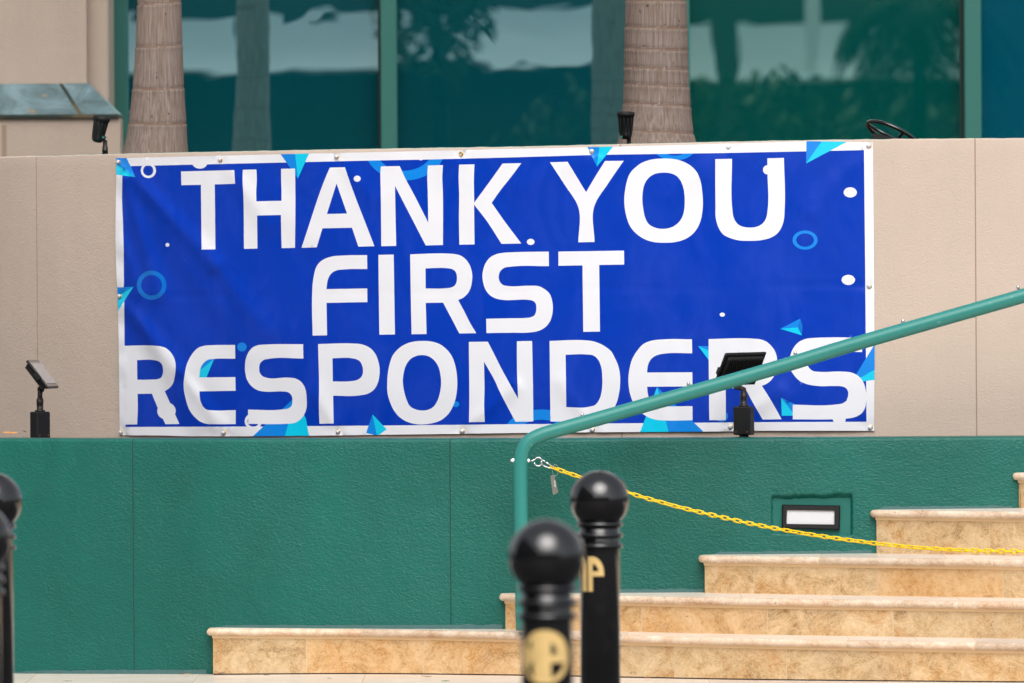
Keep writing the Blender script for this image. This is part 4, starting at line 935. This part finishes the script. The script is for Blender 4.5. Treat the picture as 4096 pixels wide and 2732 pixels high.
def bollard(px, py, r, label, em, turn=0):
    Y = F * RBALL / r; c = onY(px, py, Y); base = slope(c.x); h = c.z - base; rs = .675 * RBALL
    t_ = thing('bollard', (c.x, c.y, base), label, 'bollard', 'black ball-topped bollards along the pavement')
    b = MB(); b.lathe([(RBALL * sin(a), -RBALL * cos(a)) for a in [radians(40) + (radians(179.9) - radians(40)) * i / 36 for i in range(37)]], 'bollard_paint', Matrix.Translation(c), 64); b.build('ball', t_)
    b = MB(); b.lathe([(rs, -h - .03), (rs, -1.63 * RBALL), (rs, -.70 * RBALL), (rs * .9, -.66 * RBALL)], 'bollard_paint', Matrix.Translation(c), 48); sf = b.build('shaft', t_)
    for z0, z1 in ((-.90, -.74), (-1.27, -1.10), (-1.63, -1.46)):
        b = MB(); rr = .79 * RBALL; b.lathe([(rs, z0 * RBALL), (rr - .001, z0 * RBALL + .001), (rr, (z0 + z1) / 2 * RBALL), (rr - .001, z1 * RBALL - .001), (rs, z1 * RBALL)], 'bollard_paint', Matrix.Translation(c), 48, cap=False); b.build('collar', sf)
    b = emblem_mesh(*em, -.219 if em is E1 else -.2105, rs + .0015); b.v = [Matrix.Rotation(turn, 3, 'Z') @ p + c for p in b.v]; b.build('gold_emblem', sf)
    b = MB(); b.lathe([(rs + .02, 0), (rs + .02, .03), (rs + .001, .045)], 'bollard_paint', Matrix.Translation((c.x, c.y, base)), 32); b.build('foot', sf)
bollard(2186, 2229, 153, 'nearest black bollard showing a round gold emblem at bottom centre', E1)
bollard(2397.5, 2000, 118.5, 'black bollard with gold letter P behind the blurred nearest one', E2)
bollard(-29, 2007, 118, 'cropped black bollard at the left edge, the farther of the two', E1, -1.9)
bollard(-93, 2154, 140, 'cropped black bollard at the left edge, the nearer blurred one', E1, -1.9)

# ------------------------------------------------------------------ fallen leaves
def leaf(p, size, ang, tilt, mat, label, grp='fallen leaves on the paving'):
    b = MB(); n = 8; L_, W_ = size, size * .36; top = []; bot = []; R_ = Matrix.Rotation(ang, 3, 'Z') @ Matrix.Rotation(tilt, 3, 'X')
    for i in range(n + 1):
        t = i / n; w = W_ * sin(pi * t)**.8 * .5; zc = .25 * L_ * (t - .5)**2 + .002
        top.append(V(p) + R_ @ V(((t - .5) * L_, w, zc + w * .35))); bot.append(V(p) + R_ @ V(((t - .5) * L_, -w, zc + w * .35)))
    mid = [(a + b_) / 2 - V((0, 0, .12 * (a - b_).length)) for a, b_ in zip(top, bot)]
    b.grid([bot, mid, top], mat, True)
    o = b.build('leaf', org=p, label=label, category='leaf'); o['group'] = grp
lv = [(1066, 2704, .022, 'dry_leaf', 'small curled brown leaf just right of where the bottom step begins'), (722, 2693, .018, 'dry_leaf', 'dark curled leaf at the foot of the green wall left of the steps'), (890, 2695, .03, 'dry_leaf', 'brown leaf lying against the left end of the bottom step'),
      (750, 2699, .03, 'orange_leaf', 'flat orange leaf on the paving before the green wall'), (1706, 2710, .042, 'dry_leaf', 'long brown curled leaf on the paving left of the bollards'), (1318, 2716, .018, 'dry_leaf', 'tiny brown leaf on the paving below the bottom step'),
      (1782, 2728, .028, 'green_leaf', 'small green leaf at the bottom edge near the bollards'), (232, 2694, .02, 'dry_leaf', 'tiny brown leaf at the far left foot of the green wall'), (2590, 2713, .024, 'dry_leaf', 'orange brown leaf on the paving right of the bollards'), (270, 2728, .03, 'green_leaf', 'green sprig on the paving by the left bollards')]
for i, (x, y, s_, mt, lab) in enumerate(lv):
    p = onZ(x, y, 0); p = onZ(x, y, slope(p.x) + .004); leaf(p, s_ * 1.25, random.uniform(-.6, .6), random.uniform(-.3, .3), mt, lab)
leaf(onZ(3953, 2391, .4335), .045, .1, .1, 'dry_leaf', 'brown leaf on the second step near the right edge')
p = onY(1345, 2687, 25.2)
for x, y, a, lab in ((27, 1733, 0, 'orange leaf on the green ledge nearest the left edge'), (55, 1734, .2, 'flat orange leaf on the green ledge between two others'), (98, 1729, -1.0, 'upright brown leaf beside the left floodlight box')):
    q = onY(x, y, 26.0); leaf(q, .032 if a > -.5 else .03, a, .5 if a > -.5 else -.3, 'orange_leaf', lab, 'leaves on the green ledge')

# ------------------------------------------------------------------ across the street (seen only mirrored in the glass and the bollards)
ob = thing('building', (0, -15, -.16), 'dark building across the street with a sloping white awning, mirrored in the windows', 'building')
b = MB(); b.box((0, -18.3, 4.2), (60, 2.4, 9), 'facade'); b.build('wall', ob)
sky_blocker = thing('building', (-13, 8, -.16), 'tall dark block added out of view on the left to hold back sky light', 'building'); b = MB(); b.box((-16, 5, 6.3), (4, 34, 13), 'facade'); b.build('wall', sky_blocker)  # unseen block, added to darken the left wall ends and what they reflect
Yo = -15.0; VD = 2 * YG - Yo
def xo_(px): return (px - CX) / F * VD
zo = lambda py: EYE.z + (1188 - py) / F * VD
for a_, c_, t_, u_ in ((-900, 2620, 86, 316), (2690, 2872, 74, 322), (2954, 3900, 74, 322)):
    b = MB(); za, zb_ = zo(t_), zo(u_); dp = (za - zb_) * 2.6
    P8 = [V((x, y, z)) for x in (xo_(a_), xo_(c_)) for y, z in ((Yo, zb_), (Yo - dp, za), (Yo - dp, za - .1), (Yo - .04, zb_ - .04))]
    b.add(P8, [(0, 4, 5, 1), (3, 2, 6, 7), (0, 1, 2, 3), (4, 7, 6, 5), (0, 3, 7, 4), (1, 5, 6, 2)], 'fascia_white'); b.build('awning', ob)
b = MB(); b.box((xo_(3262), Yo - .3, (zo(250) + 8) / 2), (.14, .3, 8 - zo(250)), 'fascia_white'); b.build('column', ob)
b = MB(); b.box((xo_(2913), Yo + .2, 3.2), (.235, .3, 7.2), 'facade'); b.build('column', ob)
def leafy(name, c, rx, ry, rz, n, size, seed, label, trunk=True):
    rg = random.Random(seed); t_ = thing(name, (c[0], c[1], -.16), label, 'tree' if trunk else 'hedge'); b = MB()
    for i in range(n):
        while True:
            q = V((rg.uniform(-1, 1), rg.uniform(-1, 1), rg.uniform(-1, 1)))
            if q.length < 1 and noise.noise(q * 2.2 + V((seed, 0, 0))) > -.18: break
        p = V((c[0] + q.x * rx, c[1] + q.y * ry, c[2] + q.z * rz)); u = V((rg.gauss(0, 1), rg.gauss(0, 1), rg.gauss(0, 1))).normalized(); w = u.orthogonal().normalized(); s_ = size * rg.uniform(.6, 1.3)
        b.add([p - u * s_, p + w * s_ * .45, p + u * s_, p - w * s_ * .45], [(0, 1, 2, 3)], 'foliage')
    b.build('crown' if trunk else 'leaves', t_)
    if trunk: b = MB(); b.tube([V((c[0], c[1], -.16)), V((c[0] + .1, c[1], c[2] * .5)), V((c[0], c[1], c[2]))], [.14, .1, .06], 'frond', 10); b.build('trunk', t_)
leafy('tree', (xo_(1760), -11, 4.7), 0.72, .8, 1.3, 1500, .10, 4, 'leafy tree across the street mirrored in the middle window')
leafy('tree', (xo_(1010), -11, 6.2), 2.2, .9, 1.1, 1800, .12, 9, 'broad dark tree across the street above the white band')
leafy('hedge', (xo_(3100), -13.2, 2.2), 3.6, .8, 1.7, 4200, .10, 6, 'green hedge across the street mirrored in the right window', False)
pt_ = thing('palm_tree', (xo_(3560), -9, -.16), 'drooping fan of palm fronds across the street mirrored in the right window', 'palm tree')
b = MB(); b.tube([V((xo_(3560), -9, -.16)), V((xo_(3560), -9, 4.2))], [.12, .07], 'frond', 12); b.build('trunk', pt_)
fronds(V((xo_(3590), -9, 4.35)), 24, 1.45, 21, 40, .034, 1.7, 'frond').build('crown', pt_)
